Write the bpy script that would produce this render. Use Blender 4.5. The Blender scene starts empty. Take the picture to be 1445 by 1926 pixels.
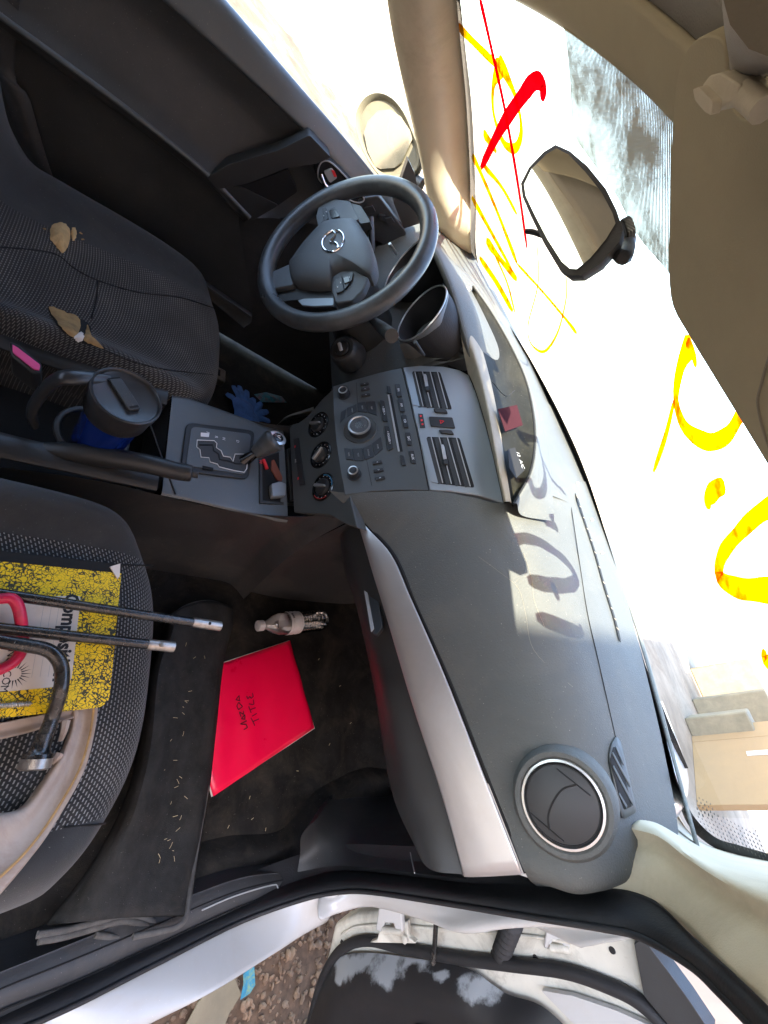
import bpy, bmesh, math, random
from mathutils import Vector, Matrix
from mathutils.bvhtree import BVHTree
random.seed(7)
rad = math.radians
S = bpy.context.scene
COL = S.collection

# ---------------------------------------------------------------- camera, sky, sun, exposure
IMW, IMH = 1445.0, 1926.0
PPX, PPY = 722.5, 963.0
CAM = Vector((0.545, -0.618, 0.979))
def _cam(vx, vy):
    a = Vector((vx[0]-PPX, vx[1]-PPY)); b = Vector((vy[0]-PPX, vy[1]-PPY))
    f = math.sqrt(-(a.dot(b)))
    X = -Vector((a.x, a.y, f)).normalized(); Y = Vector((b.x, b.y, f)).normalized()
    Z = X.cross(Y)
    return f, X, Y, Z
FOC, AX, AY, AZ = _cam((465, -600), (1470, 1238))
ROWX = Vector((AX.x, AY.x, AZ.x)); ROWY = Vector((AX.y, AY.y, AZ.y)); ROWF = Vector((AX.z, AY.z, AZ.z))
cd = bpy.data.cameras.new('camera'); cam = bpy.data.objects.new('camera', cd); COL.objects.link(cam)
m = Matrix.Identity(4)
for i in range(3):
    m[i][0] = ROWX[i]; m[i][1] = -ROWY[i]; m[i][2] = -ROWF[i]; m[i][3] = CAM[i]
cam.matrix_world = m
cd.sensor_fit = 'VERTICAL'; cd.sensor_height = 36; cd.sensor_width = 27
cd.lens = FOC/IMH*36; cd.clip_start = 0.01; cd.clip_end = 4000
S.camera = cam
S.render.resolution_x = 768; S.render.resolution_y = 1024

SUND = Vector((0.10, -0.152, 0.24)).normalized()
W_ = bpy.data.worlds.new('World'); S.world = W_; W_.use_nodes = True
nt = W_.node_tree; sky = nt.nodes.new('ShaderNodeTexSky'); sky.sky_type = 'NISHITA'; sky.sun_disc = False
sky.sun_elevation = math.asin(SUND.z); sky.sun_rotation = math.atan2(SUND.x, SUND.y)
sky.air_density = 1.0; sky.dust_density = 1.5
bg = nt.nodes['Background']; nt.links.new(sky.outputs[0], bg.inputs[0]); bg.inputs[1].default_value = 0.15
sd = bpy.data.lights.new('sun', 'SUN'); sd.energy = 2.6; sd.angle = rad(0.5); sd.color = (1.0, .91, .76)
so = bpy.data.objects.new('sun', sd); COL.objects.link(so)
so.rotation_euler = SUND.to_track_quat('Z', 'Y').to_euler()
vs = S.view_settings; vs.view_transform = 'Standard'; vs.look = 'None'; vs.gamma = 1; vs.exposure = 3.35
S.render.engine = 'CYCLES'
try:
    S.cycles.max_bounces = 10; S.cycles.transparent_max_bounces = 24; S.cycles.diffuse_bounces = 5
except Exception: pass

# ---------------------------------------------------------------- pixel rays on to real planes of the car
def ray(px, py): return ROWX*((px-PPX)/FOC) + ROWY*((py-PPY)/FOC) + ROWF
def onp(px, py, n, p0):
    n = Vector(n); d = ray(px, py); return CAM + d*(n.dot(Vector(p0)-CAM)/n.dot(d))
def WX(px, py, v): return onp(px, py, (1,0,0), (v,0,0))
def WY(px, py, v): return onp(px, py, (0,1,0), (0,v,0))
def WZ(px, py, v): return onp(px, py, (0,0,1), (0,0,v))
def z7(x, y): return (380+x*.263, 640+y*.263)
def z8(x, y): return (600+x*.2491, 660+y*.2491)
def z5(x, y): return (420+x*.346, 300+y*.346)
def z6(x, y): return (900+x*.3772, 1340+y*.3772)
def z9(x, y): return (400+x*.3806, 1500+y*.3806)
def zl(x, y): return (x*.3114, 860+y*.3114)
def zm(x, y): return (x*.325, 1300+y*.325)

# ---------------------------------------------------------------- materials
def mat(name, col, rough=.6, metal=0., spec=.5, var=.0, vscale=6., bump=.0, bscale=300., grime=None, gscale=5., gamt=.5, coat=0., sheen=0., **k):
    mt = bpy.data.materials.new(name); mt.use_nodes = True; t = mt.node_tree; N = t.nodes; L = t.links
    b = N['Principled BSDF']; b.inputs['Base Color'].default_value = (*col, 1)
    b.inputs['Roughness'].default_value = rough; b.inputs['Metallic'].default_value = metal
    b.inputs['Specular IOR Level'].default_value = spec
    if coat: b.inputs['Coat Weight'].default_value = coat
    if sheen: b.inputs['Sheen Weight'].default_value = sheen; b.inputs['Sheen Roughness'].default_value = .6
    tc = N.new('ShaderNodeTexCoord'); out = None
    if var or grime:
        n1 = N.new('ShaderNodeTexNoise'); n1.inputs['Scale'].default_value = vscale; n1.inputs['Detail'].default_value = 8
        n1.inputs['Roughness'].default_value = .65
        L.new(tc.outputs['Object'], n1.inputs['Vector'])
        mr = N.new('ShaderNodeMapRange'); mr.inputs[1].default_value = .3; mr.inputs[2].default_value = .7
        mr.inputs[3].default_value = 1-var; mr.inputs[4].default_value = 1+var; L.new(n1.outputs[0], mr.inputs[0])
        mx = N.new('ShaderNodeVectorMath'); mx.operation = 'SCALE'; mx.inputs[0].default_value = col
        L.new(mr.outputs[0], mx.inputs['Scale']); out = mx.outputs[0]
        rr = N.new('ShaderNodeMapRange'); rr.inputs[1].default_value = .3; rr.inputs[2].default_value = .7
        rr.inputs[3].default_value = max(.03, rough-.08); rr.inputs[4].default_value = min(1, rough+.1)
        L.new(n1.outputs[0], rr.inputs[0]); L.new(rr.outputs[0], b.inputs['Roughness'])
        if grime:
            n2 = N.new('ShaderNodeTexNoise'); n2.inputs['Scale'].default_value = gscale; n2.inputs['Detail'].default_value = 12
            n2.inputs['Roughness'].default_value = .75; n2.inputs['Distortion'].default_value = .6
            L.new(tc.outputs['Object'], n2.inputs['Vector'])
            m2 = N.new('ShaderNodeMapRange'); m2.inputs[1].default_value = .48; m2.inputs[2].default_value = .72
            m2.inputs[4].default_value = gamt; L.new(n2.outputs[0], m2.inputs[0])
            mm = N.new('ShaderNodeMix'); mm.data_type = 'RGBA'; L.new(m2.outputs[0], mm.inputs[0])
            L.new(out, mm.inputs[6]); mm.inputs[7].default_value = (*grime, 1); out = mm.outputs[2]
        if grime:
            n4 = N.new('ShaderNodeTexNoise'); n4.inputs['Scale'].default_value = 420; n4.inputs['Detail'].default_value = 1; L.new(tc.outputs['Object'], n4.inputs['Vector'])
            m4 = N.new('ShaderNodeMapRange'); m4.inputs[1].default_value = .75; m4.inputs[2].default_value = .79; m4.inputs[4].default_value = .55; L.new(n4.outputs[0], m4.inputs[0])
            m5 = N.new('ShaderNodeMix'); m5.data_type = 'RGBA'; L.new(m4.outputs[0], m5.inputs[0]); L.new(out, m5.inputs[6]); m5.inputs[7].default_value = (*[min(1,g*1.6+.1) for g in grime], 1); out = m5.outputs[2]
        L.new(out, b.inputs['Base Color'])
    if bump:
        n3 = N.new('ShaderNodeTexNoise'); n3.inputs['Scale'].default_value = bscale; n3.inputs['Detail'].default_value = 3
        L.new(tc.outputs['Object'], n3.inputs['Vector'])
        bp = N.new('ShaderNodeBump'); bp.inputs['Strength'].default_value = bump; bp.inputs['Distance'].default_value = .001
        L.new(n3.outputs[0], bp.inputs['Height']); L.new(bp.outputs[0], b.inputs['Normal'])
    return mt

def glassmat(name, tint=(1,1,1), refl=.08, rough=.0, dirt=0.):
    mt = bpy.data.materials.new(name); mt.use_nodes = True; t = mt.node_tree; N = t.nodes; L = t.links
    N.remove(N['Principled BSDF']); o = N['Material Output']
    tr = N.new('ShaderNodeBsdfTransparent'); tr.inputs[0].default_value = (*tint, 1)
    gl = N.new('ShaderNodeBsdfGlossy'); gl.inputs['Roughness'].default_value = rough
    fr = N.new('ShaderNodeFresnel'); fr.inputs[0].default_value = 1.45
    m1 = N.new('ShaderNodeMath'); m1.operation = 'MULTIPLY'; m1.inputs[1].default_value = refl/.04*.5
    m1.use_clamp = True; L.new(fr.outputs[0], m1.inputs[0])
    ms = N.new('ShaderNodeMixShader'); L.new(m1.outputs[0], ms.inputs[0]); L.new(tr.outputs[0], ms.inputs[1]); L.new(gl.outputs[0], ms.inputs[2])
    last = ms.outputs[0]
    if dirt:
        tc = N.new('ShaderNodeTexCoord'); n = N.new('ShaderNodeTexNoise'); n.inputs['Scale'].default_value = 9; n.inputs['Detail'].default_value = 10
        n.inputs['Roughness'].default_value = .7; L.new(tc.outputs['Object'], n.inputs[0])
        r = N.new('ShaderNodeMapRange'); r.inputs[1].default_value = .5; r.inputs[2].default_value = .8; r.inputs[4].default_value = dirt
        L.new(n.outputs[0], r.inputs[0]); df = N.new('ShaderNodeBsdfDiffuse'); df.inputs[0].default_value = (.5,.46,.38,1)
        m3 = N.new('ShaderNodeMixShader'); L.new(r.outputs[0], m3.inputs[0]); L.new(last, m3.inputs[1]); L.new(df.outputs[0], m3.inputs[2]); last = m3.outputs[0]
    L.new(last, o.inputs[0]); return mt

def weave(name, base, fleck, px=.0046, py=.0062):
    """dark knitted cloth with rows of pale dashes, laid out in the cloth's own UV (metres)"""
    mt = mat(name, base, .92, spec=.15, sheen=.12, bump=.25, bscale=900)
    t = mt.node_tree; N = t.nodes; L = t.links; b = N['Principled BSDF']
    uv = N.new('ShaderNodeUVMap'); sp = N.new('ShaderNodeSeparateXYZ'); L.new(uv.outputs[0], sp.inputs[0])
    def M(op, a, bb=None):
        n = N.new('ShaderNodeMath'); n.operation = op
        for i, v in enumerate((a, bb)):
            if v is None: continue
            if isinstance(v, (int, float)): n.inputs[i].default_value = v
            else: L.new(v, n.inputs[i])
        return n.outputs[0]
    a = M('DIVIDE', sp.outputs[1], px); row = M('FLOOR', a); fa = M('FRACT', a)
    off = M('MULTIPLY', M('MODULO', row, 2.), .5)
    c = M('FRACT', M('ADD', M('DIVIDE', sp.outputs[0], py), off))
    d = M('MULTIPLY', M('LESS_THAN', M('ABSOLUTE', M('SUBTRACT', fa, .5)), .17), M('LESS_THAN', M('ABSOLUTE', M('SUBTRACT', c, .5)), .3))
    ridge = M('ABSOLUTE', M('SUBTRACT', fa, .5))
    nz = N.new('ShaderNodeTexNoise'); nz.inputs['Scale'].default_value = 11; nz.inputs['Detail'].default_value = 6
    tc = N.new('ShaderNodeTexCoord'); L.new(tc.outputs['Object'], nz.inputs[0])
    am = N.new('ShaderNodeMapRange'); am.inputs[1].default_value = .3; am.inputs[2].default_value = .7; am.inputs[3].default_value = .35; am.inputs[4].default_value = .95
    L.new(nz.outputs[0], am.inputs[0])
    fac = M('MULTIPLY', d, am.outputs[0])
    mm = N.new('ShaderNodeMix'); mm.data_type = 'RGBA'; L.new(fac, mm.inputs[0]); mm.inputs[6].default_value = (*base, 1); mm.inputs[7].default_value = (*fleck, 1)
    du = N.new('ShaderNodeMix'); du.data_type = 'RGBA'; d2 = N.new('ShaderNodeMapRange'); d2.inputs[1].default_value = .52; d2.inputs[2].default_value = .8; d2.inputs[4].default_value = .35
    L.new(nz.outputs[0], d2.inputs[0]); L.new(d2.outputs[0], du.inputs[0]); L.new(mm.outputs[2], du.inputs[6]); du.inputs[7].default_value = (.11, .10, .085, 1)
    L.new(du.outputs[2], b.inputs['Base Color'])
    bp = N.new('ShaderNodeBump'); bp.inputs['Strength'].default_value = .6; bp.inputs['Distance'].default_value = .0015
    L.new(M('ADD', M('MULTIPLY', ridge, -1.), M('MULTIPLY', d, .4)), bp.inputs['Height']); L.new(bp.outputs[0], b.inputs['Normal'])
    return mt

MT = dict(
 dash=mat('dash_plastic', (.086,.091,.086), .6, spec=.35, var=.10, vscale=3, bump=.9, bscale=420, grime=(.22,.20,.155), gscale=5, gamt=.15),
 facec=mat('console_satin', (.105,.117,.122), .42, metal=.2, var=.06, bump=.1, bscale=1200, grime=(.2,.19,.17), gscale=9, gamt=.15),
 face=mat('fascia_plastic', (.066,.072,.071), .42, var=.06, bump=.12, bscale=1200),
 facel=mat('fascia_satin', (.29,.33,.36), .38, metal=.35, var=.05, bump=.1, bscale=1200),
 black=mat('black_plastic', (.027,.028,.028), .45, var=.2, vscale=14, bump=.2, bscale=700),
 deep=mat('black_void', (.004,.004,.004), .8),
 gloss=mat('gloss_black', (.010,.010,.011), .18),
 btn=mat('button_plastic', (.02,.021,.022), .45),
 trimd=mat('trim_dark', (.038,.039,.040), .55, var=.25, vscale=9, bump=.3, bscale=500, grime=(.12,.10,.08), gscale=8, gamt=.35),
 silver=mat('silver_trim', (.62,.60,.585), .36, metal=.75, var=.05, vscale=4, grime=(.35,.31,.27), gscale=7, gamt=.2),
 chrome=mat('chrome', (.8,.8,.8), .14, metal=1.),
 satin=mat('satin_ring', (.62,.62,.6), .3, metal=.9),
 white=mat('white_mark', (.75,.75,.75), .6),
 grey=mat('grey_mark', (.35,.36,.36), .6),
 red=mat('red_mark', (.75,.03,.04), .5),
 beige=mat('beige_trim', (.52,.465,.345), .85, spec=.15, var=.08, vscale=8, bump=.3, bscale=700, grime=(.22,.18,.12), gscale=7, gamt=.35),
 liner=mat('headliner', (.19,.165,.115), .95, spec=.1, var=.1, vscale=20, bump=.6, bscale=500, sheen=.2),
 visor=mat('visor_cloth', (.36,.315,.205), .85, spec=.2, var=.07, vscale=10, bump=.4, bscale=800),
 carpet=mat('carpet', (.019,.018,.017), 1., spec=.05, var=.45, vscale=12, bump=1., bscale=600, grime=(.075,.062,.045), gscale=9, gamt=.5),
 mat_=mat('mat_felt', (.032,.032,.031), 1., spec=.05, var=.35, vscale=20, bump=1., bscale=800, grime=(.07,.062,.05), gscale=14, gamt=.35),
 binding=mat('binding', (.085,.082,.076), .95, var=.3, vscale=60, bump=.8, bscale=500),
 seats=mat('seat_smooth', (.028,.030,.031), .8, spec=.25, var=.2, vscale=7, bump=.5, bscale=900, sheen=.15, grime=(.09,.085,.075), gscale=7, gamt=.3),
 weave=weave('seat_weave', (.020,.021,.022), (.34,.34,.33)),
 weaved=weave('seat_weave_worn', (.026,.026,.026), (.24,.235,.22)),
 foam=mat('seat_foam', (.62,.42,.19), .95, var=.2, vscale=60, bump=1., bscale=150),
 foamd=mat('seat_foam_dirty', (.38,.24,.10), .95, var=.4, vscale=40, bump=1., bscale=150),
 wpaint=mat('white_paint', (.45,.45,.435), .3, var=.03, vscale=4, coat=.5, grime=(.40,.35,.28), gscale=9, gamt=.35),
 dpaint=mat('dirty_paint', (.58,.56,.48), .5, var=.12, vscale=9, grime=(.16,.13,.09), gscale=12, gamt=.7),
 rubber=mat('rubber', (.012,.012,.013), .65, var=.3, vscale=20, bump=.4, bscale=300),
 leather=mat('leather_rim', (.06,.065,.068), .34, var=.25, vscale=12, bump=.25, bscale=500, grime=(.012,.009,.009), gscale=16, gamt=.6),
 hub=mat('airbag_cover', (.085,.092,.095), .5, var=.08, bump=.5, bscale=1100),
 spoke=mat('spoke_silver', (.13,.14,.15), .35, metal=.4, var=.1),
 steel=mat('black_steel', (.014,.014,.014), .22, spec=.7, var=.4, vscale=40, grime=(.22,.19,.15), gscale=30, gamt=.4),
 steeld=mat('worn_steel', (.45,.42,.38), .35, metal=.8, var=.3, vscale=60, grime=(.14,.10,.07), gscale=50, gamt=.6),
 pink=mat('pink_paint', (.62,.015,.07), .4, var=.12, vscale=60, grime=(.2,.02,.04), gscale=50, gamt=.5),
 pinkb=mat('pink_button', (.85,.10,.30), .4),
 wheelp=mat('wheel_trim', (.40,.33,.275), .55, metal=.1, var=.15, vscale=12, grime=(.22,.13,.09), gscale=14, gamt=.65, bump=.3, bscale=200),
 paper=mat('paper', (.68,.62,.54), .85, var=.05, vscale=20, grime=(.40,.33,.24), gscale=10, gamt=.4),
 papern=mat('paper_edge', (.72,.66,.6), .9, var=.08, vscale=30),
 ink=mat('ink', (.01,.01,.012), .6),
 folder=mat('red_folder', (.92,.0,.055), .32, var=.05, vscale=10, bump=.5, bscale=22),
 marker=mat('marker', (.015,.0,.0), .5),
 blue=mat('blue_glove', (.07,.17,.42), .75, var=.25, vscale=30, grime=(.02,.03,.06), gscale=40, gamt=.5),
 mugb=mat('mug_body', (.004,.02,.16), .16, spec=.6),
 mugl=mat('mug_lid', (.028,.029,.031), .34, var=.2, vscale=20),
 zinc=mat('zinc', (.6,.6,.58), .3, metal=.9, var=.1, vscale=50),
 metal=mat('seat_metal', (.16,.13,.10), .5, metal=.6, var=.4, vscale=30),
 straw=mat('straw', (.62,.52,.30), .8),
 teal=mat('teal_foil', (.02,.16,.20), .35, var=.5, vscale=60, grime=(.45,.06,.05), gscale=35, gamt=.8),
 board=mat('card_board', (.40,.25,.12), .85, var=.06, vscale=5),
 ground=mat('ground_dirt', (.36,.29,.21), .95, var=.3, vscale=1.5, bump=.8, bscale=40, grime=(.20,.145,.09), gscale=1.1, gamt=.9),
 stone=mat('stone', (.22,.14,.085), .85, var=.5, vscale=25, bump=.5, bscale=200),
 dirt=mat('gravel_soil', (.12,.075,.045), 1., var=.5, vscale=40, bump=1., bscale=90),
 brownm=mat('soil', (.11,.08,.045), 1., var=.5, vscale=3, grime=(.3,.24,.16), gscale=2.5, gamt=.8),
 terra=mat('terracotta', (.60,.385,.27), .9, var=.12, vscale=2, bump=.3, bscale=80),
 concrete=mat('concrete', (.27,.22,.14), .9, var=.25, vscale=5, bump=.5, bscale=90, grime=(.2,.16,.11), gscale=6, gamt=.6),
 mirror=mat('mirror_glass', (.80,.80,.76), .015, metal=1.),
 dirty_mirror=mat('dusty_mirror', (.42,.40,.33), .06, metal=1., var=.05, grime=(.45,.40,.3), gscale=20, gamt=.5),
 mhouse=mat('dusty_housing', (.13,.115,.075), .8, var=.25, vscale=15, grime=(.16,.14,.10), gscale=25, gamt=.6),
 screen=mat('display_lens', (.013,.0125,.009), .55, spec=.08, grime=(.10,.095,.07), gscale=6, gamt=.2, var=.05),
 dust=mat('dusty_rim', (.30,.27,.21), .8, var=.15, vscale=12, grime=(.14,.13,.11), gscale=10, gamt=.5),
 label=mat('bottle_label', (.85,.83,.83), .45, var=.06, vscale=30),
 doorm=mat('door_plastic', (.045,.047,.047), .5, var=.2, vscale=8, bump=.4, bscale=500, grime=(.12,.11,.09), gscale=6, gamt=.2),
 fritdot=mat('frit_dot', (.13,.13,.11), .8),
 cowlm=mat('cowl_plastic', (.16,.18,.165), .6, var=.2, vscale=9, grime=(.4,.38,.32), gscale=12, gamt=.6),
 glass=glassmat('windscreen_glass', (.97,.985,.96), .06, dirt=.12),
 glass2=glassmat('side_glass', (.95,.97,.95), .06, dirt=.12),
 pet=glassmat('clear_plastic', (.93,.94,.94), .35, rough=.04),
)
def colmat(name, col, **k): return mat(name, col, **k)
def worn_panel():
    mt = mat('weathered_door_trim', (.012,.012,.013), .45, var=.3, vscale=8, bump=.25, bscale=500)
    t = mt.node_tree; N = t.nodes; L = t.links; b = N['Principled BSDF']
    at = N.new('ShaderNodeAttribute'); at.attribute_name = 'wear'
    tc = N.new('ShaderNodeTexCoord'); n = N.new('ShaderNodeTexNoise'); n.inputs['Scale'].default_value = 26; n.inputs['Detail'].default_value = 10; n.inputs['Roughness'].default_value = .7
    L.new(tc.outputs['Object'], n.inputs[0])
    ad = N.new('ShaderNodeMath'); ad.operation = 'ADD'; L.new(at.outputs['Fac'], ad.inputs[0]); L.new(n.outputs[0], ad.inputs[1])
    r = N.new('ShaderNodeMapRange'); r.inputs[1].default_value = .92; r.inputs[2].default_value = 1.12; r.inputs[4].default_value = .85; L.new(ad.outputs[0], r.inputs[0])
    mm = N.new('ShaderNodeMix'); mm.data_type = 'RGBA'; L.new(r.outputs[0], mm.inputs[0]); mm.inputs[6].default_value = (.012,.012,.013,1); mm.inputs[7].default_value = (.28,.30,.31,1)
    L.new(mm.outputs[2], b.inputs['Base Color']); return mt
MT['worn'] = worn_panel()
def marble():
    mt = mat('marbled_cover', (.9,.62,.0), .55); t = mt.node_tree; N = t.nodes; L = t.links; b = N['Principled BSDF']
    tc = N.new('ShaderNodeTexCoord'); nz = N.new('ShaderNodeTexNoise'); nz.inputs['Scale'].default_value = 110
    L.new(tc.outputs['Object'], nz.inputs[0])
    ad = N.new('ShaderNodeVectorMath'); ad.operation = 'MULTIPLY_ADD'; L.new(nz.outputs['Color'], ad.inputs[0]); ad.inputs[1].default_value = (.012,.012,.012); L.new(tc.outputs['Object'], ad.inputs[2])
    v = N.new('ShaderNodeTexVoronoi'); v.feature = 'DISTANCE_TO_EDGE'; v.inputs['Scale'].default_value = 215; L.new(ad.outputs[0], v.inputs[0])
    n2 = N.new('ShaderNodeTexNoise'); n2.inputs['Scale'].default_value = 60; n2.inputs['Detail'].default_value = 4; L.new(tc.outputs['Object'], n2.inputs[0])
    th = N.new('ShaderNodeMapRange'); th.inputs[1].default_value = .35; th.inputs[2].default_value = .7; th.inputs[3].default_value = .02; th.inputs[4].default_value = .17; L.new(n2.outputs[0], th.inputs[0])
    lt = N.new('ShaderNodeMath'); lt.operation = 'LESS_THAN'; L.new(v.outputs[0], lt.inputs[0]); L.new(th.outputs[0], lt.inputs[1])
    mm = N.new('ShaderNodeMix'); mm.data_type = 'RGBA'; L.new(lt.outputs[0], mm.inputs[0]); mm.inputs[6].default_value = (.88,.60,.0,1); mm.inputs[7].default_value = (.045,.04,.012,1)
    L.new(mm.outputs[2], b.inputs['Base Color']); return mt
MT['marble'] = marble()
def paintmat(name, col, dark):
    mt = bpy.data.materials.new(name); mt.use_nodes = True; t = mt.node_tree; N = t.nodes; L = t.links
    N.remove(N['Principled BSDF']); o = N['Material Output']
    tc = N.new('ShaderNodeTexCoord'); n = N.new('ShaderNodeTexNoise'); n.inputs['Scale'].default_value = 35; n.inputs['Detail'].default_value = 6; L.new(tc.outputs['Object'], n.inputs[0])
    r = N.new('ShaderNodeMapRange'); r.inputs[1].default_value = .42; r.inputs[2].default_value = .7; L.new(n.outputs[0], r.inputs[0])
    mm = N.new('ShaderNodeMix'); mm.data_type = 'RGBA'; L.new(r.outputs[0], mm.inputs[0]); mm.inputs[6].default_value = (*col,1); mm.inputs[7].default_value = (*dark,1)
    a = N.new('ShaderNodeBsdfTranslucent'); L.new(mm.outputs[2], a.inputs[0]); d = N.new('ShaderNodeBsdfDiffuse'); L.new(mm.outputs[2], d.inputs[0])
    tr = N.new('ShaderNodeBsdfTransparent'); L.new(mm.outputs[2], tr.inputs[0])
    m1 = N.new('ShaderNodeMixShader'); m1.inputs[0].default_value = .35; L.new(a.outputs[0], m1.inputs[1]); L.new(d.outputs[0], m1.inputs[2])
    m2 = N.new('ShaderNodeMixShader'); m2.inputs[0].default_value = .45; L.new(m1.outputs[0], m2.inputs[1]); L.new(tr.outputs[0], m2.inputs[2])
    L.new(m2.outputs[0], o.inputs[0]); return mt
MT['ypaint'] = paintmat('yellow_marker', (.92,.74,.0), (.85,.24,.0))
MT['rpaint'] = paintmat('red_marker', (.85,.01,.04), (.7,.0,.03))
def fritmat(name, scale, lo, dots=True, tint=(.02,.02,.02)):
    """ceramic dot or line band printed on glass; UV in metres"""
    mt = bpy.data.materials.new(name); mt.use_nodes = True; t = mt.node_tree; N = t.nodes; L = t.links
    N.remove(N['Principled BSDF']); o = N['Material Output']
    uv = N.new('ShaderNodeUVMap'); sp = N.new('ShaderNodeSeparateXYZ'); L.new(uv.outputs[0], sp.inputs[0])
    def M(op, a, bb=None):
        n = N.new('ShaderNodeMath'); n.operation = op
        for i, v in enumerate((a, bb)):
            if v is None: continue
            if isinstance(v, (int, float)): n.inputs[i].default_value = v
            else: L.new(v, n.inputs[i])
        return n.outputs[0]
    if dots:
        a = M('DIVIDE', sp.outputs[1], scale); off = M('MULTIPLY', M('MODULO', M('FLOOR', a), 2.), .5)
        fx = M('SUBTRACT', M('FRACT', M('ADD', M('DIVIDE', sp.outputs[0], scale), off)), .5); fy = M('SUBTRACT', M('FRACT', a), .5)
        f = M('LESS_THAN', M('SQRT', M('ADD', M('MULTIPLY', fx, fx), M('MULTIPLY', fy, fy))), lo)
    else:
        f = M('LESS_THAN', M('FRACT', M('DIVIDE', M('ADD', sp.outputs[0], sp.outputs[1]), scale)), lo)
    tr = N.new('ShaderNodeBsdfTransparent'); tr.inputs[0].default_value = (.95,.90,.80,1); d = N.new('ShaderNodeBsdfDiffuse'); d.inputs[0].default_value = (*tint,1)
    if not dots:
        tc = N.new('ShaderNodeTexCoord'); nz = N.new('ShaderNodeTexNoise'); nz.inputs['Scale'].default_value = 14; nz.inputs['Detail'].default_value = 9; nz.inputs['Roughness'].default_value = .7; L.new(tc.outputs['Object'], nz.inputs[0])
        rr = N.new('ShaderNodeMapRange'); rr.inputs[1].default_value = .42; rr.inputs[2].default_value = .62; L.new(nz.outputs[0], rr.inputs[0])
        f = M('MAXIMUM', f, M('MULTIPLY', rr.outputs[0], .90))  # tan blotches painted in to imitate foliage reflected in the glass
    m1 = N.new('ShaderNodeMixShader'); L.new(f, m1.inputs[0]); L.new(tr.outputs[0], m1.inputs[1]); L.new(d.outputs[0], m1.inputs[2])
    L.new(m1.outputs[0], o.inputs[0]); return mt
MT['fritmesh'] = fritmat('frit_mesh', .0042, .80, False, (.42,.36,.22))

# ---------------------------------------------------------------- builders
def org(o):
    p = Vector((0,0,0))
    while o is not None: p = p + o.location; o = o.parent
    return p
def thing(name, label, cat, loc=(0,0,0), group=None):
    o = bpy.data.objects.new(name, None); COL.objects.link(o); o.location = loc; o.empty_display_size = .05
    o['label'] = label; o['category'] = cat
    if group: o['group'] = group
    return o
def tag(o, label=None, cat=None, group=None, kind=None):
    if label: o['label'] = label
    if cat: o['category'] = cat
    if group: o['group'] = group
    if kind: o['kind'] = kind
    return o
def mesh(name, V, F, mt, par=None, smooth=True, sharp=40, uv=None, bevel=0, seg=2, solid=0, off=-1, sub=0, mats=None, fm=None):
    o0 = org(par) if par else Vector((0,0,0))
    me = bpy.data.meshes.new(name); me.from_pydata([tuple(Vector(v)-o0) for v in V], [], F); me.update()
    if uv:
        l = me.uv_layers.new(name='UVMap')
        for lp in me.loops: l.data[lp.index].uv = uv[lp.vertex_index]
    for mm in (mats or [mt]): me.materials.append(MT[mm] if isinstance(mm, str) else mm)
    if fm:
        for i, p in enumerate(me.polygons): p.material_index = fm[i]
    o = bpy.data.objects.new(name, me); COL.objects.link(o); o.parent = par
    if smooth:
        for p in me.polygons: p.use_smooth = True
        if sharp < 180: me.set_sharp_from_angle(angle=rad(sharp))
    if solid:
        s = o.modifiers.new('s', 'SOLIDIFY'); s.thickness = solid; s.offset = off
    if bevel:
        b = o.modifiers.new('b', 'BEVEL'); b.width = bevel; b.segments = seg; b.limit_method = 'ANGLE'; b.angle_limit = rad(35)
    if sub:
        s = o.modifiers.new('u', 'SUBSURF'); s.levels = sub; s.render_levels = sub
    return o
def cr(P, n, closed=False):
    """Catmull-Rom through points, n samples per span"""
    P = [Vector(p) for p in P]; k = len(P); out = []
    if k == 2 and not closed: return [P[0].lerp(P[1], i/n) for i in range(n+1)]
    for i in range(k if closed else k-1):
        if closed: a,b,c,d = P[i-1], P[i], P[(i+1)%k], P[(i+2)%k]
        else:
            b,c = P[i], P[i+1]; a = P[i-1] if i else b*2-c; d = P[i+2] if i+2 < k else c*2-b
        for j in range(n):
            t = j/n; out.append(.5*((2*b)+(c-a)*t+(2*a-5*b+4*c-d)*t*t+(3*b-a-3*c+d)*t**3))
    if not closed: out.append(P[-1])
    return out
def gridpts(rows, nu=6, nv=6):
    R = [cr(r, nu) for r in rows]; Cc = [cr([r[i] for r in R], nv) for i in range(len(R[0]))]
    return [[Cc[i][j] for i in range(len(Cc))] for j in range(len(Cc[0]))]
def gridmesh(G):
    h, w = len(G), len(G[0]); V = [p for r in G for p in r]; F = []
    for j in range(h-1):
        for i in range(w-1): F.append((j*w+i, j*w+i+1, (j+1)*w+i+1, (j+1)*w+i))
    return V, F
def loft(name, rows, mt, par=None, nu=6, nv=6, solid=0, off=-1, flip=False, sharp=60, uvxy=False, **k):
    G = gridpts(rows, nu, nv); V, F = gridmesh(G)
    if flip: F = [f[::-1] for f in F]
    uv = [(v.x, v.y) for v in V] if uvxy else None
    return mesh(name, V, F, mt, par, sharp=sharp, solid=solid, off=off, uv=uv, **k)
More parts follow.
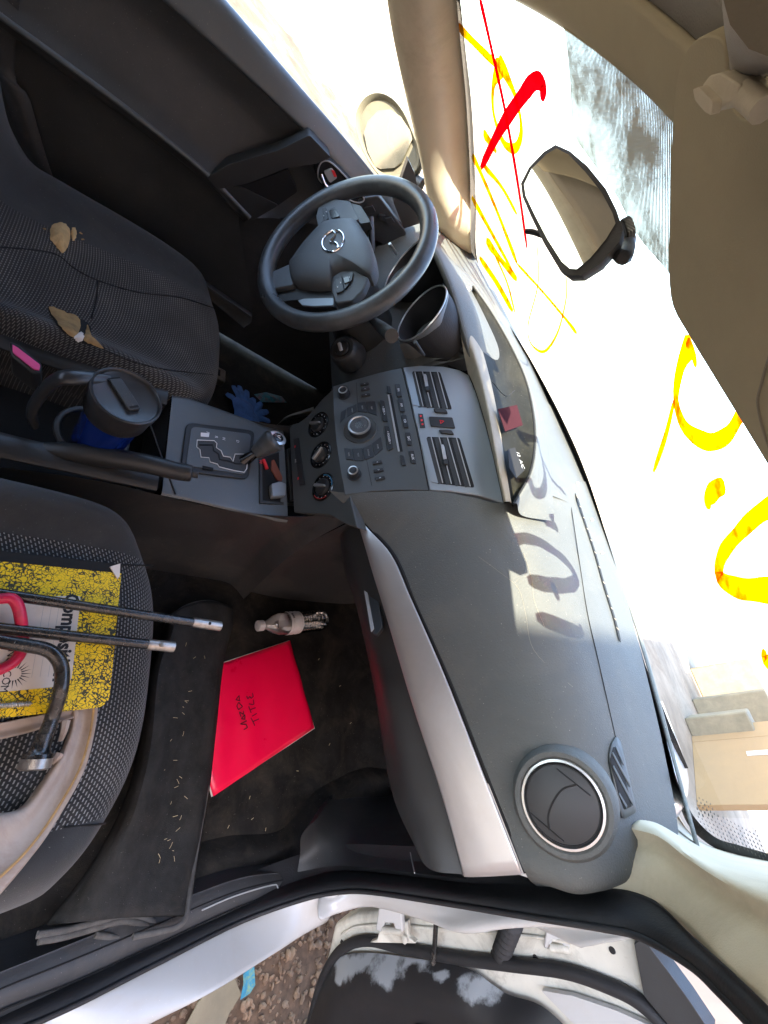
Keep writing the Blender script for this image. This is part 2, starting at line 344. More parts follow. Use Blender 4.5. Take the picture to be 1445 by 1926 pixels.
def tubeV(P, r, sec=10, closed=False, caps=True, flat=1., up=None):
    P = [Vector(p) for p in P]; n = len(P); V = []; F = []; T = []
    for i in range(n):
        a = P[i-1] if (i or closed) else P[i]; b = P[(i+1)%n] if (i+1 < n or closed) else P[i]
        T.append((b-a).normalized())
    N = (up or Vector((0,0,1))); N = Vector(N)
    if abs(N.normalized().dot(T[0])) > .95: N = Vector((0,1,.1))
    N = (N-T[0]*N.dot(T[0])).normalized()
    for i in range(n):
        N = (N-T[i]*N.dot(T[i])).normalized(); B = T[i].cross(N); ri = r[i] if isinstance(r, (list, tuple)) else r
        for s in range(sec):
            a = 2*math.pi*s/sec; V.append(P[i]+N*math.cos(a)*ri*flat+B*math.sin(a)*ri)
    m_ = n if closed else n-1
    for i in range(m_):
        for s in range(sec):
            a = i*sec+s; b = i*sec+(s+1)%sec; c = ((i+1)%n)*sec+(s+1)%sec; d = ((i+1)%n)*sec+s; F.append((a,b,c,d))
    if caps and not closed: F.append(tuple(range(sec))[::-1]); F.append(tuple((n-1)*sec+s for s in range(sec)))
    return V, F
def tube(name, P, r, mt, par=None, sec=10, closed=False, sm=6, flat=1., up=None, **k):
    if sm:
        if isinstance(r, (list, tuple)):
            q = cr([Vector((x,0,0)) for x in r], sm, closed); r = [v.x for v in q]
        P = cr(P, sm, closed)
    V, F = tubeV(P, r, sec, closed, True, flat, up); return mesh(name, V, F, mt, par, sharp=50, **k)
def join(parts):
    V = []; F = []
    for v, f in parts:
        o = len(V); V += list(v); F += [tuple(i+o for i in q) for q in f]
    return V, F
class Fr:
    """a local frame: u = right, v = up along the face, n = out of the face"""
    def __init__(s, O, u, n):
        s.O = Vector(O); s.n = Vector(n).normalized(); u = Vector(u); s.u = (u-s.n*u.dot(s.n)).normalized(); s.v = s.n.cross(s.u)
    def pt(s, a, b, c=0.): return s.O+s.u*a+s.v*b+s.n*c
    def px(s, p, h=0.):
        q = onp(p[0], p[1], s.n, s.O+s.n*h)-s.O; return (q.dot(s.u), q.dot(s.v))
    def poly(s, pl, n0, n1):
        k = len(pl); V = [s.pt(a,b,n0) for a,b in pl]+[s.pt(a,b,n1) for a,b in pl]
        area = sum(pl[i][0]*pl[(i+1)%k][1]-pl[(i+1)%k][0]*pl[i][1] for i in range(k))
        F = [tuple(range(k))[::-1], tuple(range(k,2*k))]+[(i,(i+1)%k,(i+1)%k+k,i+k) for i in range(k)]
        if (area < 0) != (n1 < n0): F = [f[::-1] for f in F]
        return V, F
    def box(s, u0,u1,v0,v1,n0,n1): return s.poly([(u0,v0),(u1,v0),(u1,v1),(u0,v1)], n0, n1)
    def lathe(s, uc, vc, prof, seg=40, su=1., sv=1., caps=True):
        V = []; F = []; k = len(prof)
        for r, h in prof:
            for i in range(seg):
                a = 2*math.pi*i/seg; V.append(s.pt(uc+math.cos(a)*r*su, vc+math.sin(a)*r*sv, h))
        for j in range(k-1):
            for i in range(seg): F.append((j*seg+i, j*seg+(i+1)%seg, (j+1)*seg+(i+1)%seg, (j+1)*seg+i))
        if caps: F.append(tuple(range(seg))[::-1]); F.append(tuple((k-1)*seg+i for i in range(seg)))
        return V, F
    def ring(s, uc, vc, R, r, seg=48, su=1., sv=1., h=0, sec=8):
        return tubeV([s.pt(uc+math.cos(2*math.pi*i/seg)*R*su, vc+math.sin(2*math.pi*i/seg)*R*sv, h) for i in range(seg)], r, sec, True, up=s.n)
    def text(s, name, txt, p, size, mt, par, h=.0003, rot=0., ext=.0001, stretch=1., shear=0., bold=0.):
        cu = bpy.data.curves.new(name, 'FONT'); cu.body = txt; cu.size = size; cu.extrude = ext; cu.align_x = 'CENTER'; cu.align_y = 'CENTER'; cu.resolution_u = 2; cu.offset = size*bold; cu.shear = shear
        ob = bpy.data.objects.new(name, cu); COL.objects.link(ob); bpy.context.view_layer.update()
        me = bpy.data.meshes.new_from_object(ob.evaluated_get(bpy.context.evaluated_depsgraph_get())); bpy.data.objects.remove(ob); bpy.data.curves.remove(cu)
        c, sn = math.cos(rot), math.sin(rot)
        V = [s.pt(p[0]+c*v.co.x*stretch-sn*v.co.y, p[1]+sn*v.co.x*stretch+c*v.co.y, h+v.co.z+ext) for v in me.vertices]; F = [tuple(q.vertices) for q in me.polygons]
        bpy.data.meshes.remove(me); return mesh(name, V, F, mt, par, smooth=False)
def rpoly(pl, r=.3, n=4):
    """round the corners of a polygon"""
    out = []; k = len(pl)
    for i in range(k):
        a, b, c = Vector(pl[i-1]), Vector(pl[i]), Vector(pl[(i+1)%k]); p = b.lerp(a, r); q = b.lerp(c, r)
        for j in range(n+1):
            t = j/n; out.append(tuple(p*(1-t)**2+b*2*t*(1-t)+q*t*t))
    return out
def solid(name, parts, mt, par=None, **k):
    V, F = join(parts) if isinstance(parts, list) else parts
    return mesh(name, V, F, mt, par, **k)

# ================================================================= THE SETTING
GZ = -.35
def struct(o): o['kind'] = 'structure'; return o
V = []; n = 60
G = [[Vector((-1500+3000*i/n, -1500+3000*j/n, GZ)) for i in range(n+1)] for j in range(n+1)]
V, F = gridmesh(G); struct(mesh('ground', V, F, 'ground', smooth=False))
pf = [Vector(p) for p in ((.85,-.6,GZ+.004),(2.1,-.6,GZ+.004),(2.1,1.3,GZ+.004),(.85,1.3,GZ+.004))]
struct(mesh('gravel_path', pf, [(0,1,2,3)], 'dirt', smooth=False))
parts = []
ico = bmesh.new(); bmesh.ops.create_icosphere(ico, subdivisions=1, radius=1); iv = [v.co.copy() for v in ico.verts]; jf = [tuple(v.index for v in f.verts) for f in ico.faces]; ico.free()
for i in range(4200):
    x = random.uniform(.88, 1.7); y = random.uniform(-.25, 1.0); r = random.choice((.004,.005,.006,.008,.012))*random.uniform(.7,1.2)
    e = Matrix.Rotation(random.random()*6, 3, 'Z')@Matrix.Rotation(random.random()*6, 3, 'X'); sx, sy, sz = random.uniform(.7,1.3), random.uniform(.6,1.1), random.uniform(.4,.8)
    parts.append(([Vector((x,y,GZ+.004+r*.3))+e@Vector((v.x*sx*r*random.uniform(.8,1.2),v.y*sy*r,v.z*sz*r)) for v in iv], jf))
tag(solid('gravel', parts, 'stone', smooth=False), kind='stuff')

def wall(name, x0,x1,y0,y1,z0,z1, mt, label, cat):
    f = Fr((0,0,0),(1,0,0),(0,0,1)); o = solid(name, f.box(x0,x1,y0,y1,z0,z1), mt, bevel=.01); return tag(o, label, cat)
wall('shading_wall', 2.2,7,-7,5.5,GZ,4.95,'terra','salmon pink rendered wall beyond the open passenger door, extended out of view to block the sun','wall')  # added mostly out of view; sized to shade door side and dash patch edge
sp_ = [WZ(*p, GZ+.006) for p in ((405,-40),(440,-30),(455,-10),(470,-20),(500,10),(515,30),(540,62),(560,75),(572,110),(600,150),(622,165),(648,205),(660,232),(700,262),(716,300),(720,330),(700,345),(640,285),(560,200),(470,90),(420,20))]
struct(mesh('soil', sp_, [tuple(range(len(sp_)))], 'brownm', smooth=False))  # flat patch, darker brown than the ground around it
# cardboard and blocks seen low through the right corner of the windscreen
bx = Fr((0,0,0),(1,0,0),(0,0,1))
a = WZ(1300,1370,GZ); b = WZ(1311,1515,GZ); BFm = Fr(a, b-a, (-(a-b).y, (a-b).x, 0)); BFm = BFm if BFm.v.z > 0 else Fr(a, b-a, -BFm.n); Lb = (b-a).length
bt = thing('board', 'tall tan wooden board standing upright, seen through the right corner of the windscreen', 'board', (a.x, a.y, GZ))
solid('board_face', BFm.box(0, Lb*.22-.006, 0, 3.2, -.06, .0), 'board', bt, bevel=.006)
solid('board_face', BFm.box(Lb*.22+.006, Lb, 0, 3.2, -.06, .004), 'board', bt, bevel=.006)
c = BFm.px((1436,1416)); solid('tape_patch', BFm.box(c[0]-.04, c[0]+.05, c[1]-.16, c[1]+.5, .006, .010), 'paper', bt)
for i, (q, w, h, lb) in enumerate((((1385,1340), .5, .35, 'weathered concrete block on the ground behind the tan board'), ((1418,1300), .6, .45, 'taller weathered concrete block behind the tan board, at the edge of the photo'), ((1398,1240), .7, .3, 'flat concrete block farthest behind the tan board'))):
    p = WY(*q, 7.+i*1.2); b = solid('concrete_block', bx.box(p.x, p.x+w*2, p.y, p.y+.5, GZ, p.z+h*.3), 'concrete', bevel=.02)
    tag(b, lb, 'block', 'concrete blocks beyond the bonnet')

# ================================================================= THE CAR
car = thing('car', 'white hatchback seen inside from its open passenger door, black dashboard and paint scrawled windscreen', 'car', (0,0,0))

# ---- windscreen (a curved glass between the cowl and the roof edge)
def cowl(s): x = .745*s; return Vector((x, .53-.43*x*x/(.745**2)*.555-.0, .784-.012*abs(s)))
def head(s): x = .63*s; return Vector((x, -.214-.05*s*s, 1.129-.085*s*s))
WS = [[cowl(-1+2*i/40).lerp(head(-1+2*i/40), j/16)+Vector((0,0,.02*math.sin(math.pi*j/16))) for i in range(41)] for j in range(17)]
V, F = gridmesh(WS)
wscreen = mesh('windscreen', V, F, 'glass', car, sharp=180)
wbvh = BVHTree.FromPolygons([tuple(v) for v in V], F)
def onws(px, py, off=.002):
    d = ray(px, py).normalized(); h = wbvh.ray_cast(CAM, d)
    if h[0] is None:
        q = onp(px, py, (0,.468,1), (0,-.06,1.06)); return q, Vector((0,-.42,-.9))
    nn = h[1]; nn = nn if nn.dot(d) < 0 else -nn
    return h[0]+nn*off, nn
def stroke(name, pts, w, mt, par, sm=5, off=.002, label=None):
    """flat marker stroke lying on the inner face of the glass"""
    P = [onws(*p, off) for p in pts]; C3 = cr([p[0] for p in P], sm); n = len(C3)
    ws = w if isinstance(w, (list, tuple)) else [w]*len(pts); wv = [v.x for v in cr([Vector((a,0,0)) for a in ws], sm)]
    V = []; F = []
    nn = P[len(P)//2][1]
    for i in range(n):
        t = (C3[min(i+1,n-1)]-C3[max(i-1,0)]).normalized(); s = t.cross(nn).normalized(); d = (C3[i]-CAM).length
        k = wv[i]*.5/FOC*d*1.05
        if i in (0, n-1): k *= .55
        jit = 1+.05*math.sin(i*1.1)
        for a, b in ((-1,0),(1,0),(1,1),(-1,1)): V.append(C3[i]+s*a*k*jit+nn*b*.0006)
    for i in range(n-1):
        o = i*4
        for a in range(4): F.append((o+a, o+(a+1)%4, o+4+(a+1)%4, o+4+a))
    F += [(0,1,2,3)[::-1], tuple(n*4-4+q for q in range(4))]
    o = mesh(name, V, F, mt, par, smooth=False)
    if label: o['label'] = label
    return o
YL = [([(862,46),(900,85),(938,122)], 10),
 ([(945,118),(930,160),(931,215),(950,268),(972,277),(983,245),(975,190),(955,140),(940,112)], [24,9,8,11,12,9,8,16,22]),
 ([(890,291),(905,322),(940,405),(974,494)], [13,10,9,12]), ([(911,310),(945,350),(974,402)], [10,7,8]),
 ([(889,370),(925,435),(966,510)], [12,10,8]), ([(916,451),(945,490),(974,525)], [20,12,15]),
 ([(903,483),(935,530),(966,585)], [12,14,14]), ([(930,474),(955,530),(970,587)], 6), ([(911,249),(925,268),(936,285)], [14,12,7]),
 ([(974,495),(1020,545),(1060,592),(1087,626)], [6,5,6,9]),
 ([(1012,453),(1014,533),(995,610),(1000,645),(1024,661),(1049,629),(1066,567),(1068,520)], [2,2.5,2.5,3.5,5,4,3,2]),
 ([(1305,640),(1284,688),(1275,751),(1292,803),(1334,830),(1372,818),(1400,775),(1440,720)], [40,26,20,24,28,24,20,18]),
 ([(1272,751),(1255,820),(1232,887)], [8,12,9]), ([(1296,640),(1308,665),(1313,690)], [22,16,9]),
 ([(1368,912),(1350,920),(1336,938),(1337,958)], [22,30,26,12]),
 ([(1540,935),(1490,938),(1435,965),(1392,1005),(1362,1045),(1358,1085),(1390,1105),(1440,1110),(1500,1108),(1560,1096)], [34,32,28,24,24,26,30,34,38,36]),
 ([(1470,1100),(1480,1160)], 24),
 ([(1443,1222),(1447,1245),(1500,1250),(1600,1240)], [10,18,34,34])]
for p, w in YL: stroke('paint_marking', p, w, 'ypaint', wscreen)
for p, w in (([(1022,186),(1026,160),(1010,150),(985,180),(945,240),(907,315)], [9,18,19,18,15,9]), ([(905,-12),(928,90),(955,215),(978,350),(994,466)], [9,8,8,8,7])):
    stroke('paint_marking', p, w, 'rpaint', wscreen, label='red painted stroke on the glass', off=.0032)
# printed black edge, dotted corner and mirror shade band
def band(name, e0, e1, mt, par, off=.0015, uvs=1.):
    A = [onws(*p, off)[0] for p in e0]; B = [onws(*p, off)[0] for p in e1]; A = cr(A, 6); B = cr(B, 6); V = A+B; k = len(A)
    F = [(i,i+1,k+i+1,k+i) for i in range(k-1)]; return mesh(name, V, F, mt, par, smooth=False, uv=[(v.x*uvs, math.hypot(v.y, v.z)*(.5 if name == 'dot_border' else 1)) for v in V])
edge = [(861,-20),(872,90),(884,215),(890,380),(891,480),(905,535),(945,600),(1000,690),(1062,808),(1110,925),(1180,1150),(1222,1290),(1258,1415),(1280,1490),(1300,1545),(1340,1583),(1390,1600),(1460,1620)]
nrm = []
for i, p in enumerate(edge):
    a = edge[max(i-1,0)]; b = edge[min(i+1,len(edge)-1)]; d = Vector((b[0]-a[0], b[1]-a[1])).normalized(); nrm.append((d.y, -d.x))
def eo(w): return [(p[0]+q[0]*w, p[1]+q[1]*w) for p, q in zip(edge, nrm)]
E3 = []
for p in eo(1): E3.append(onws(*p, .004)[0])
band('black_border', eo(-8), eo(10), 'rubber', wscreen, .007)
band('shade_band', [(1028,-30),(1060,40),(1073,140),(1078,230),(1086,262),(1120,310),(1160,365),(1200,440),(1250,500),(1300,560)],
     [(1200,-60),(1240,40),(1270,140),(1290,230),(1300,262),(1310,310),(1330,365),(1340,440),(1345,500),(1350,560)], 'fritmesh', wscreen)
pr = []
for i in range(26):
    for j in range(9):
        x_ = 1296+i*7.2+(3.6 if j % 2 else 0); y_ = 1490+j*7.4+(x_-1296)*.52
        yb_ = 1536+(x_-1300)*.47 if x_ < 1345 else 1568+(x_-1345)*.37
        if y_ > yb_+14 or y_ < yb_-46+(x_-1300)*.1 or x_ < 1312: continue
        q, nn_ = onws(x_, y_, .0015); f_ = Fr(q, (1,0,0), nn_); rr_ = .0022*min(1, .45+(y_-yb_+46)/60)
        pr.append(f_.lathe(0,0,[(rr_,0),(rr_*.9,.0004)],8))
solid('dot_border', pr, 'fritdot', wscreen, smooth=False)

# ---- bonnet outside, low ahead of the glass
BR = []
for y, z, hw in ((.60,.742,.66),(.75,.728,.67),(1.0,.69,.66),(1.3,.62,.62),(1.55,.52,.56)):
    BR.append([Vector((hw*s, y-.18*s*s, z-.035*s*s)) for s in (-1,-.8,-.5,0,.5,.8,1)])
loft('bonnet', BR, 'wpaint', car, solid=.01)
loft('cowl_panel', [[Vector((.80*s, .548-.25*s*s, .777-.01*s*s)) for s in (-1,-.6,-.3,0,.3,.6,1)], [Vector((.84*s, .62-.25*s*s, .766-.02*s*s)) for s in (-1,-.6,-.3,0,.3,.6,1)]], 'cowlm', car, solid=.006)
loft('fender', [[Vector(p) for p in r] for r in (((.66,.42,.70),(.74,.32,.735),(.80,.20,.72)),((.68,.75,.70),(.78,.7,.70),(.85,.6,.60)),((.62,1.3,.60),(.74,1.3,.58),(.82,1.2,.45)))], 'wpaint', car, solid=.01)
loft('fender', [[Vector((-p[0],p[1],p[2])) for p in r] for r in (((.66,.42,.70),(.74,.32,.735),(.80,.20,.72)),((.68,.75,.70),(.78,.7,.70),(.85,.6,.60)),((.62,1.3,.60),(.74,1.3,.58),(.82,1.2,.45)))], 'wpaint', car, solid=.01, flip=True)

# ---- floor, tunnel, firewall
loft('floor_carpet', [[Vector((x,y,z+.006*math.sin(x*23+y*17))) for x in (-.76,-.5,-.25,0,.25,.5,.74)] for y, z in ((-2.2,0),(-1.2,0),(-.6,0),(-.2,0),(.2,.0),(.38,.01),(.55,.12),(.66,.34),(.69,.72))], 'carpet', car, nu=4, nv=4, solid=.004)
# ---- centre console side wall (passenger side) and driver side wall
edge_c = [(-30,874),(0,879),(120,894),(218,911),(330,938),(450,963),(560,972),(620,968),(652,985)]
ctop = [WX(px,py,x) for (px,py), x in zip(edge_c, (.118,.118,.118,.118,.12,.122,.125,.14,.165))]
loft('console_side', [ctop, [Vector((p.x-.004, p.y, p.z-.02)) for p in ctop], [Vector((p.x+.0, p.y, p.z*.55)) for p in ctop], [Vector((p.x+.035, p.y+.02, .0)) for p in ctop]], 'trimd', car, flip=True)
# console side extends forward under the dash to the firewall
e = ctop[-1]
loft('console_cheek', [[e, e+Vector((0,.12,0)), e+Vector((-.01,.5,0))], [Vector((e.x-.01,e.y,.2)), Vector((e.x-.01,e.y+.15,.2)), Vector((e.x-.02,.6,.2))], [Vector((e.x+.01,e.y,.0)), Vector((e.x+.02,e.y+.2,.0)), Vector((e.x,.62,.0))]], 'trimd', car, flip=True)
loft('console_side', [[Vector((-.125,p.y,p.z-.004)) for p in ctop], [Vector((-.135,p.y,0)) for p in ctop]], 'trimd', car)

# ---- console top
def zc(y):
    import bisect
    K = [(-.95,.25),(-.6,.252),(-.43,.270),(-.216,.294),(-.14,.300),(-.10,.312)]
    for (a,b),(c,d) in zip(K,K[1:]):
        if y <= c: return b+(d-b)*(y-a)/(c-a)
    return .312
top = []
for y in (-.36,-.30,-.24,-.20,-.16,-.13,-.108):
    xr = min(ctop, key=lambda p: abs(p.y-y)).x
    top.append([Vector((-.128,y,zc(y)-.012)), Vector((-.12,y,zc(y))), Vector((-.05,y,zc(y)+.001)), Vector((.03,y,zc(y)+.001)), Vector((xr-.012,y,zc(y)+.001)), Vector((xr,y,zc(y)-.003))])
CP = Fr((0,-.21,.295), (1,0,0), (0,-.11,1))
def cpoly(pts, n0, n1, f=CP, r=0, n=4):
    pl = [f.px(p) for p in pts]
    if r: pl = rpoly(pl, r, n)
    return f.poly(pl, n0, n1)
loft('console_top', top, 'facec', car, nu=4, nv=4)
# rear bin: two rails with a dark well between, behind the mug
for xx, nm in ((.095,'console_rail'),(-.105,'console_rail')):
    P = [Vector((xx,y,zc(y)+.002)) for y in (-.95,-.75,-.6,-.5,-.42,-.37)]
    tube(nm, P, .022, 'black', car, sec=14, flat=.35)
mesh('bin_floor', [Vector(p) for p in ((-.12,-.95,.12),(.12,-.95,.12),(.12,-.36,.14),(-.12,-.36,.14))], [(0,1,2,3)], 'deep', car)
mesh('bin_wall', [Vector(p) for p in ((-.12,-.36,.12),(.10,-.36,.12),(.10,-.36,.272),(-.12,-.36,.272))], [(0,1,2,3)], 'black', car)
tube('cup_holder', [Vector((.03+.052*math.cos(a), -.475+.052*math.sin(a), .262)) for a in [i*math.pi/8 for i in range(16)]], .005, 'black', car, closed=True, sm=2)
# ---- gear selector
gate = mesh('gear_selector', *cpoly([(349,797),(478,812),(466,904),(338,888)], .0, .006, r=.12), 'btn', car, bevel=.0015)
mesh('gate_plate', *cpoly([(358,806),(470,820),(460,896),(347,879)], .006, .008, r=.1), 'facec', gate)
slot = [(368,832),(400,833),(405,838),(404,846),(413,852),(417,862),(430,864),(435,872),(439,858),(459,858),(462,869),(461,885),(456,892),(437,889),(409,882),(406,877),(392,873),(390,865),(375,864),(373,850),(367,845)]
mesh('gate_slot', *cpoly(slot, .008, .0086), 'trimd', gate)
tube('gate_track', [CP.pt(*CP.px(p), .0088) for p in ((372,841),(397,841),(399,852),(408,858),(410,868),(426,871),(440,876),(452,876))], .0022, 'deep', gate, sec=6, sm=1, flat=.3)
pl = [CP.px(p) for p in slot]
sl = [CP.pt(a,b,.009) for a,b in pl]
V, F = tubeV(sl, .0009, 6, True); mesh('slot_outline', V, F, 'white', gate)
for t, q in (('P',(388,818)),('R',(404,826)),('N',(418,829)),('D',(444,834))): CP.text('gear_letter', t, CP.px(q), .009, 'white', gate, h=.0085)
mesh('shift_lock', *cpoly([(375,818),(391,819),(390,826),(375,825)], .008, .009), 'white', gate)
CP.text('gear_letter', 'M', CP.px((487,872)), .012, 'red', gate, h=.0085)
mesh('lock_slot', *cpoly([(378,880),(398,884),(398,889),(378,886)], .008, .0095), 'deep', gate)
kt = WX(522,824,-.03); kb = WX(455,870,-.0)
ax = (kt-kb)
lever = tube('gear_lever', [kb, kb+ax*.3, kb+ax*.5], [.015,.010,.009], MT['gloss'], gate, sec=14)
knob = tube('gear_knob', [kb+ax*.38, kb+ax*.5, kb+ax*.68, kb+ax*.88, kb+ax*.97], [.013,.017,.021,.025,.020], 'leather', gate, sec=20)
KF = Fr(kt, (1,0,0), (ax.normalized()*.6+Vector((.25,-.35,.9))).normalized())
solid('knob_ring', KF.lathe(0,0,[(.019,-.006),(.021,-.002),(.0195,.002),(.013,.003)], su=.85), 'satin', gate)
solid('knob_cap', KF.lathe(0,0,[(.0128,.002),(.012,.0045),(.006,.0055),(.001,.0056)], su=.85), 'gloss', gate)
tube('knob_mark', [KF.pt(-.004,.004,.0058), KF.pt(0,-.004,.0062), KF.pt(.004,.005,.0058)], .0008, 'white', gate, sec=5)
# ---- cubby ahead of the selector
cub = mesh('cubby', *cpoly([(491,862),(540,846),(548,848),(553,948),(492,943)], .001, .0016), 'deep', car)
mesh('cubby_rim', *join([cpoly([(487,858),(492,862),(493,944),(488,946)], .0,.003), cpoly([(488,942),(551,947),(552,952),(488,947)], .0,.003)]), 'black', cub)
mesh('cubby_lid', *cpoly([(536,848),(545,846),(551,944),(543,946)], .002, .012), 'black', cub, bevel=.001)
# ---- HVAC panel
HV = Fr((0,-.098,.38), (1,0,0), (0,-1,.1))
hp = [(544,800),(562,795),(580,782),(605,752),(634,724),(640,800),(647,860),(657,925),(672,992),(652,986),(620,968),(585,966),(553,964)]
hv = mesh('climate_panel', *cpoly(hp, -.03, .0, HV), 'face', car, bevel=.002)
for i, (q, deg, lt) in enumerate((((599,799),-28,0),((604,856),30,0),((608,916),-28,1))):
    c = HV.px(q); R = .0275
    k = solid('climate_knob', HV.lathe(*c, [(R+.004,0),(R+.004,.0015),(R+.001,.003),(R,.001),(R-.006,.001)], 40), 'gloss', hv)
    solid('knob_body', HV.lathe(*c, [(R-.009,.001),(R-.010,.006),(R-.0115,.0075),(.001,.008)], 32), 'btn', k)
    a = rad(90+deg); d = (math.cos(a), math.sin(a)); w = (-d[1]*.0038, d[0]*.0038); l0, l1 = (-.0165, .0165)
    solid('knob_grip', HV.poly(rpoly([(c[0]+d[0]*l0+w[0], c[1]+d[1]*l0+w[1]), (c[0]+d[0]*l0-w[0], c[1]+d[1]*l0-w[1]), (c[0]+d[0]*l1-w[0]*.7, c[1]+d[1]*l1-w[1]*.7), (c[0]+d[0]*l1+w[0]*.7, c[1]+d[1]*l1+w[1]*.7)], .25), .0075, .0135), 'satin', k, bevel=.0012)
    pr = []
    for j in range(11):
        t = rad(-40+j*26); pr.append(HV.lathe(c[0]+math.cos(t)*(R-.0035), c[1]+math.sin(t)*(R-.0035), [(.0008,.001),(.0008,.0016)], 8))
    solid('dial_marks', pr, 'white', k)
    if lt:
        for nm, a0, a1, cc in (('cold_scale',70,170,(.02,.25,.5)),('hot_scale',-70,20,(.5,.03,.03))):
            P = [HV.pt(c[0]+math.cos(rad(t))*(R-.001), c[1]+math.sin(rad(t))*(R-.001), .002) for t in range(a0,a1,8)]
            tube(nm, P, .0009, colmat(nm, cc), k, sec=5, sm=0)
for a, b in (((556,826),(562,872)),((562,874),(568,912))):
    pl = [HV.px(p) for p in ((a[0]-3,a[1]),(a[0]+7,a[1]-2),(b[0]+7,b[1]),(b[0]-3,b[1]+2))]
    bb = solid('climate_button', HV.poly(pl, 0, .003), 'btn', hv, bevel=.0008)
    p = HV.px(((a[0]+b[0])/2-2, (a[1]+b[1])/2+(-8 if b[1] < 880 else 8))); solid('indicator', HV.box(p[0]-.003,p[0]+.003,p[1]-.002,p[1]+.002,.003,.0036), 'red', bb)
HV.text('button_text', 'A/C', HV.px((558,868)), .006, 'white', hv, h=.0032, rot=0)

# ---- centre stack: radio fascia and vent panel
SF = Fr((0,-.085,.49), (1,0,0), (0,-1,.75))
def sp(*pts): return [SF.px(z8(*p)) for p in pts]
def spoly(pts, n0, n1, r=0): 
    pl = sp(*pts); pl = rpoly(pl, r) if r else pl; return SF.poly(pl, n0, n1)
fascia = mesh('radio_fascia', *spoly([(104,268),(300,208),(470,160),(628,128),(700,400),(770,740),(832,1052),(600,1050),(400,1062),(196,1088),(160,900),(130,700),(108,480)], -.03, .0), 'face', car, bevel=.0015)
tube('fascia_seam', [SF.pt(*SF.px(z8(*p)), .0002) for p in ((628,128),(665,285),(700,430),(770,740),(832,1052))], .0009, 'deep', fascia, sec=5)
vp = mesh('vent_panel', *spoly([(632,126),(760,112),(940,120),(1060,145),(1132,186),(1190,330),(1260,560),(1330,850),(1396,1152),(1200,1090),(1000,1062),(836,1052),(775,745),(700,400)], -.03, .001), 'facel', car, bevel=.002)
tube('panel_edge', [SF.pt(*SF.px(z8(*p)), .0015) for p in ((1132,186),(1190,330),(1260,560),(1330,850),(1396,1152))], .0012, 'deep', vp, sec=5)
vents = (((705,158),(915,163),(1006,446),(765,424)), ((812,652),(1062,660),(1176,1036),(905,1004)))
slt = (((725,165),(787,425)),((782,163),(850,430)),((840,163),(910,436)),((895,165),(970,442))), (((848,658),(935,1002)),((908,658),(1000,1008)),((970,660),(1070,1018)),((1038,662),(1142,1028)))
tabs = (((786,195),(812,195),(830,300),(805,300)), ((918,725),(944,725),(968,850),(942,850)))
for vo, sl_, tb in zip(vents, slt, tabs):
    v = mesh('air_vent', *spoly(vo, .0012, .0018, .06), 'deep', vp)
    L_ = ((vo[0][0]-48,vo[0][1]+6),(vo[0][0]-4,vo[0][1]),(vo[3][0]-4,vo[3][1]),(vo[3][0]-58,vo[3][1]-12))
    mesh('vent_frame', *spoly(L_, .001, .0028), 'facel', v)
    for a, b in sl_:
        pa = SF.px(z8(*a)); pb = SF.px(z8(*b)); w = .0009
        mesh('vent_slat', *SF.poly([(pa[0],pa[1]-w),(pb[0],pb[1]-w),(pb[0],pb[1]+w),(pa[0],pa[1]+w)], .0018, .004), 'grey', v)
        mesh('vent_blade', *SF.poly([(pa[0],pa[1]-w-.009),(pb[0],pb[1]-w-.009),(pb[0],pb[1]-w),(pa[0],pa[1]-w)], .0018, .0024), 'black', v)
    mesh('vent_tab', *spoly(tb, .003, .009, .3), 'silver', v, bevel=.001)
    c = SF.px(z8((tb[2][0]+tb[3][0])/2+2, tb[2][1]+4)); mesh('tab_grip', *SF.box(c[0]-.006,c[0]+.006,c[1]-.004,c[1]+.004,.003,.010), 'black', v, bevel=.001)
hz = mesh('hazard_switch', *spoly([(830,503),(1008,510),(1030,592),(845,575)], .001, .0042, .08), 'btn', vp, bevel=.001)
c = SF.px(z8(925,545)); tr = [SF.pt(c[0]+.0052*math.cos(rad(90+120*i)), c[1]+.0052*math.sin(rad(90+120*i)), .0046) for i in range(3)]
V, F = tubeV(cr([tr[0],tr[0].lerp(tr[1],.5),tr[1],tr[1].lerp(tr[2],.5),tr[2],tr[2].lerp(tr[0],.5)],1,True), .0008, 5, True); mesh('hazard_triangle', V, F, 'red', hz)
for q in (((864,447),(955,450),(973,480),(880,474)), ((905,606),(1000,610),(1020,640),(920,630))):
    mesh('thumb_wheel', *spoly(q, .001, .006, .15), 'black', vp, bevel=.001)
bb = mesh('button_block', *spoly([(748,480),(785,482),(804,585),(764,586)], .001, .0036), 'black', vp, bevel=.0006)
for yy in (500,532,562): c = SF.px(z8(770+(yy-500)*.2, yy)); mesh('button_mark', *SF.box(c[0]-.002,c[0]+.002,c[1]-.002,c[1]+.002,.0036,.0042), 'red', bb)
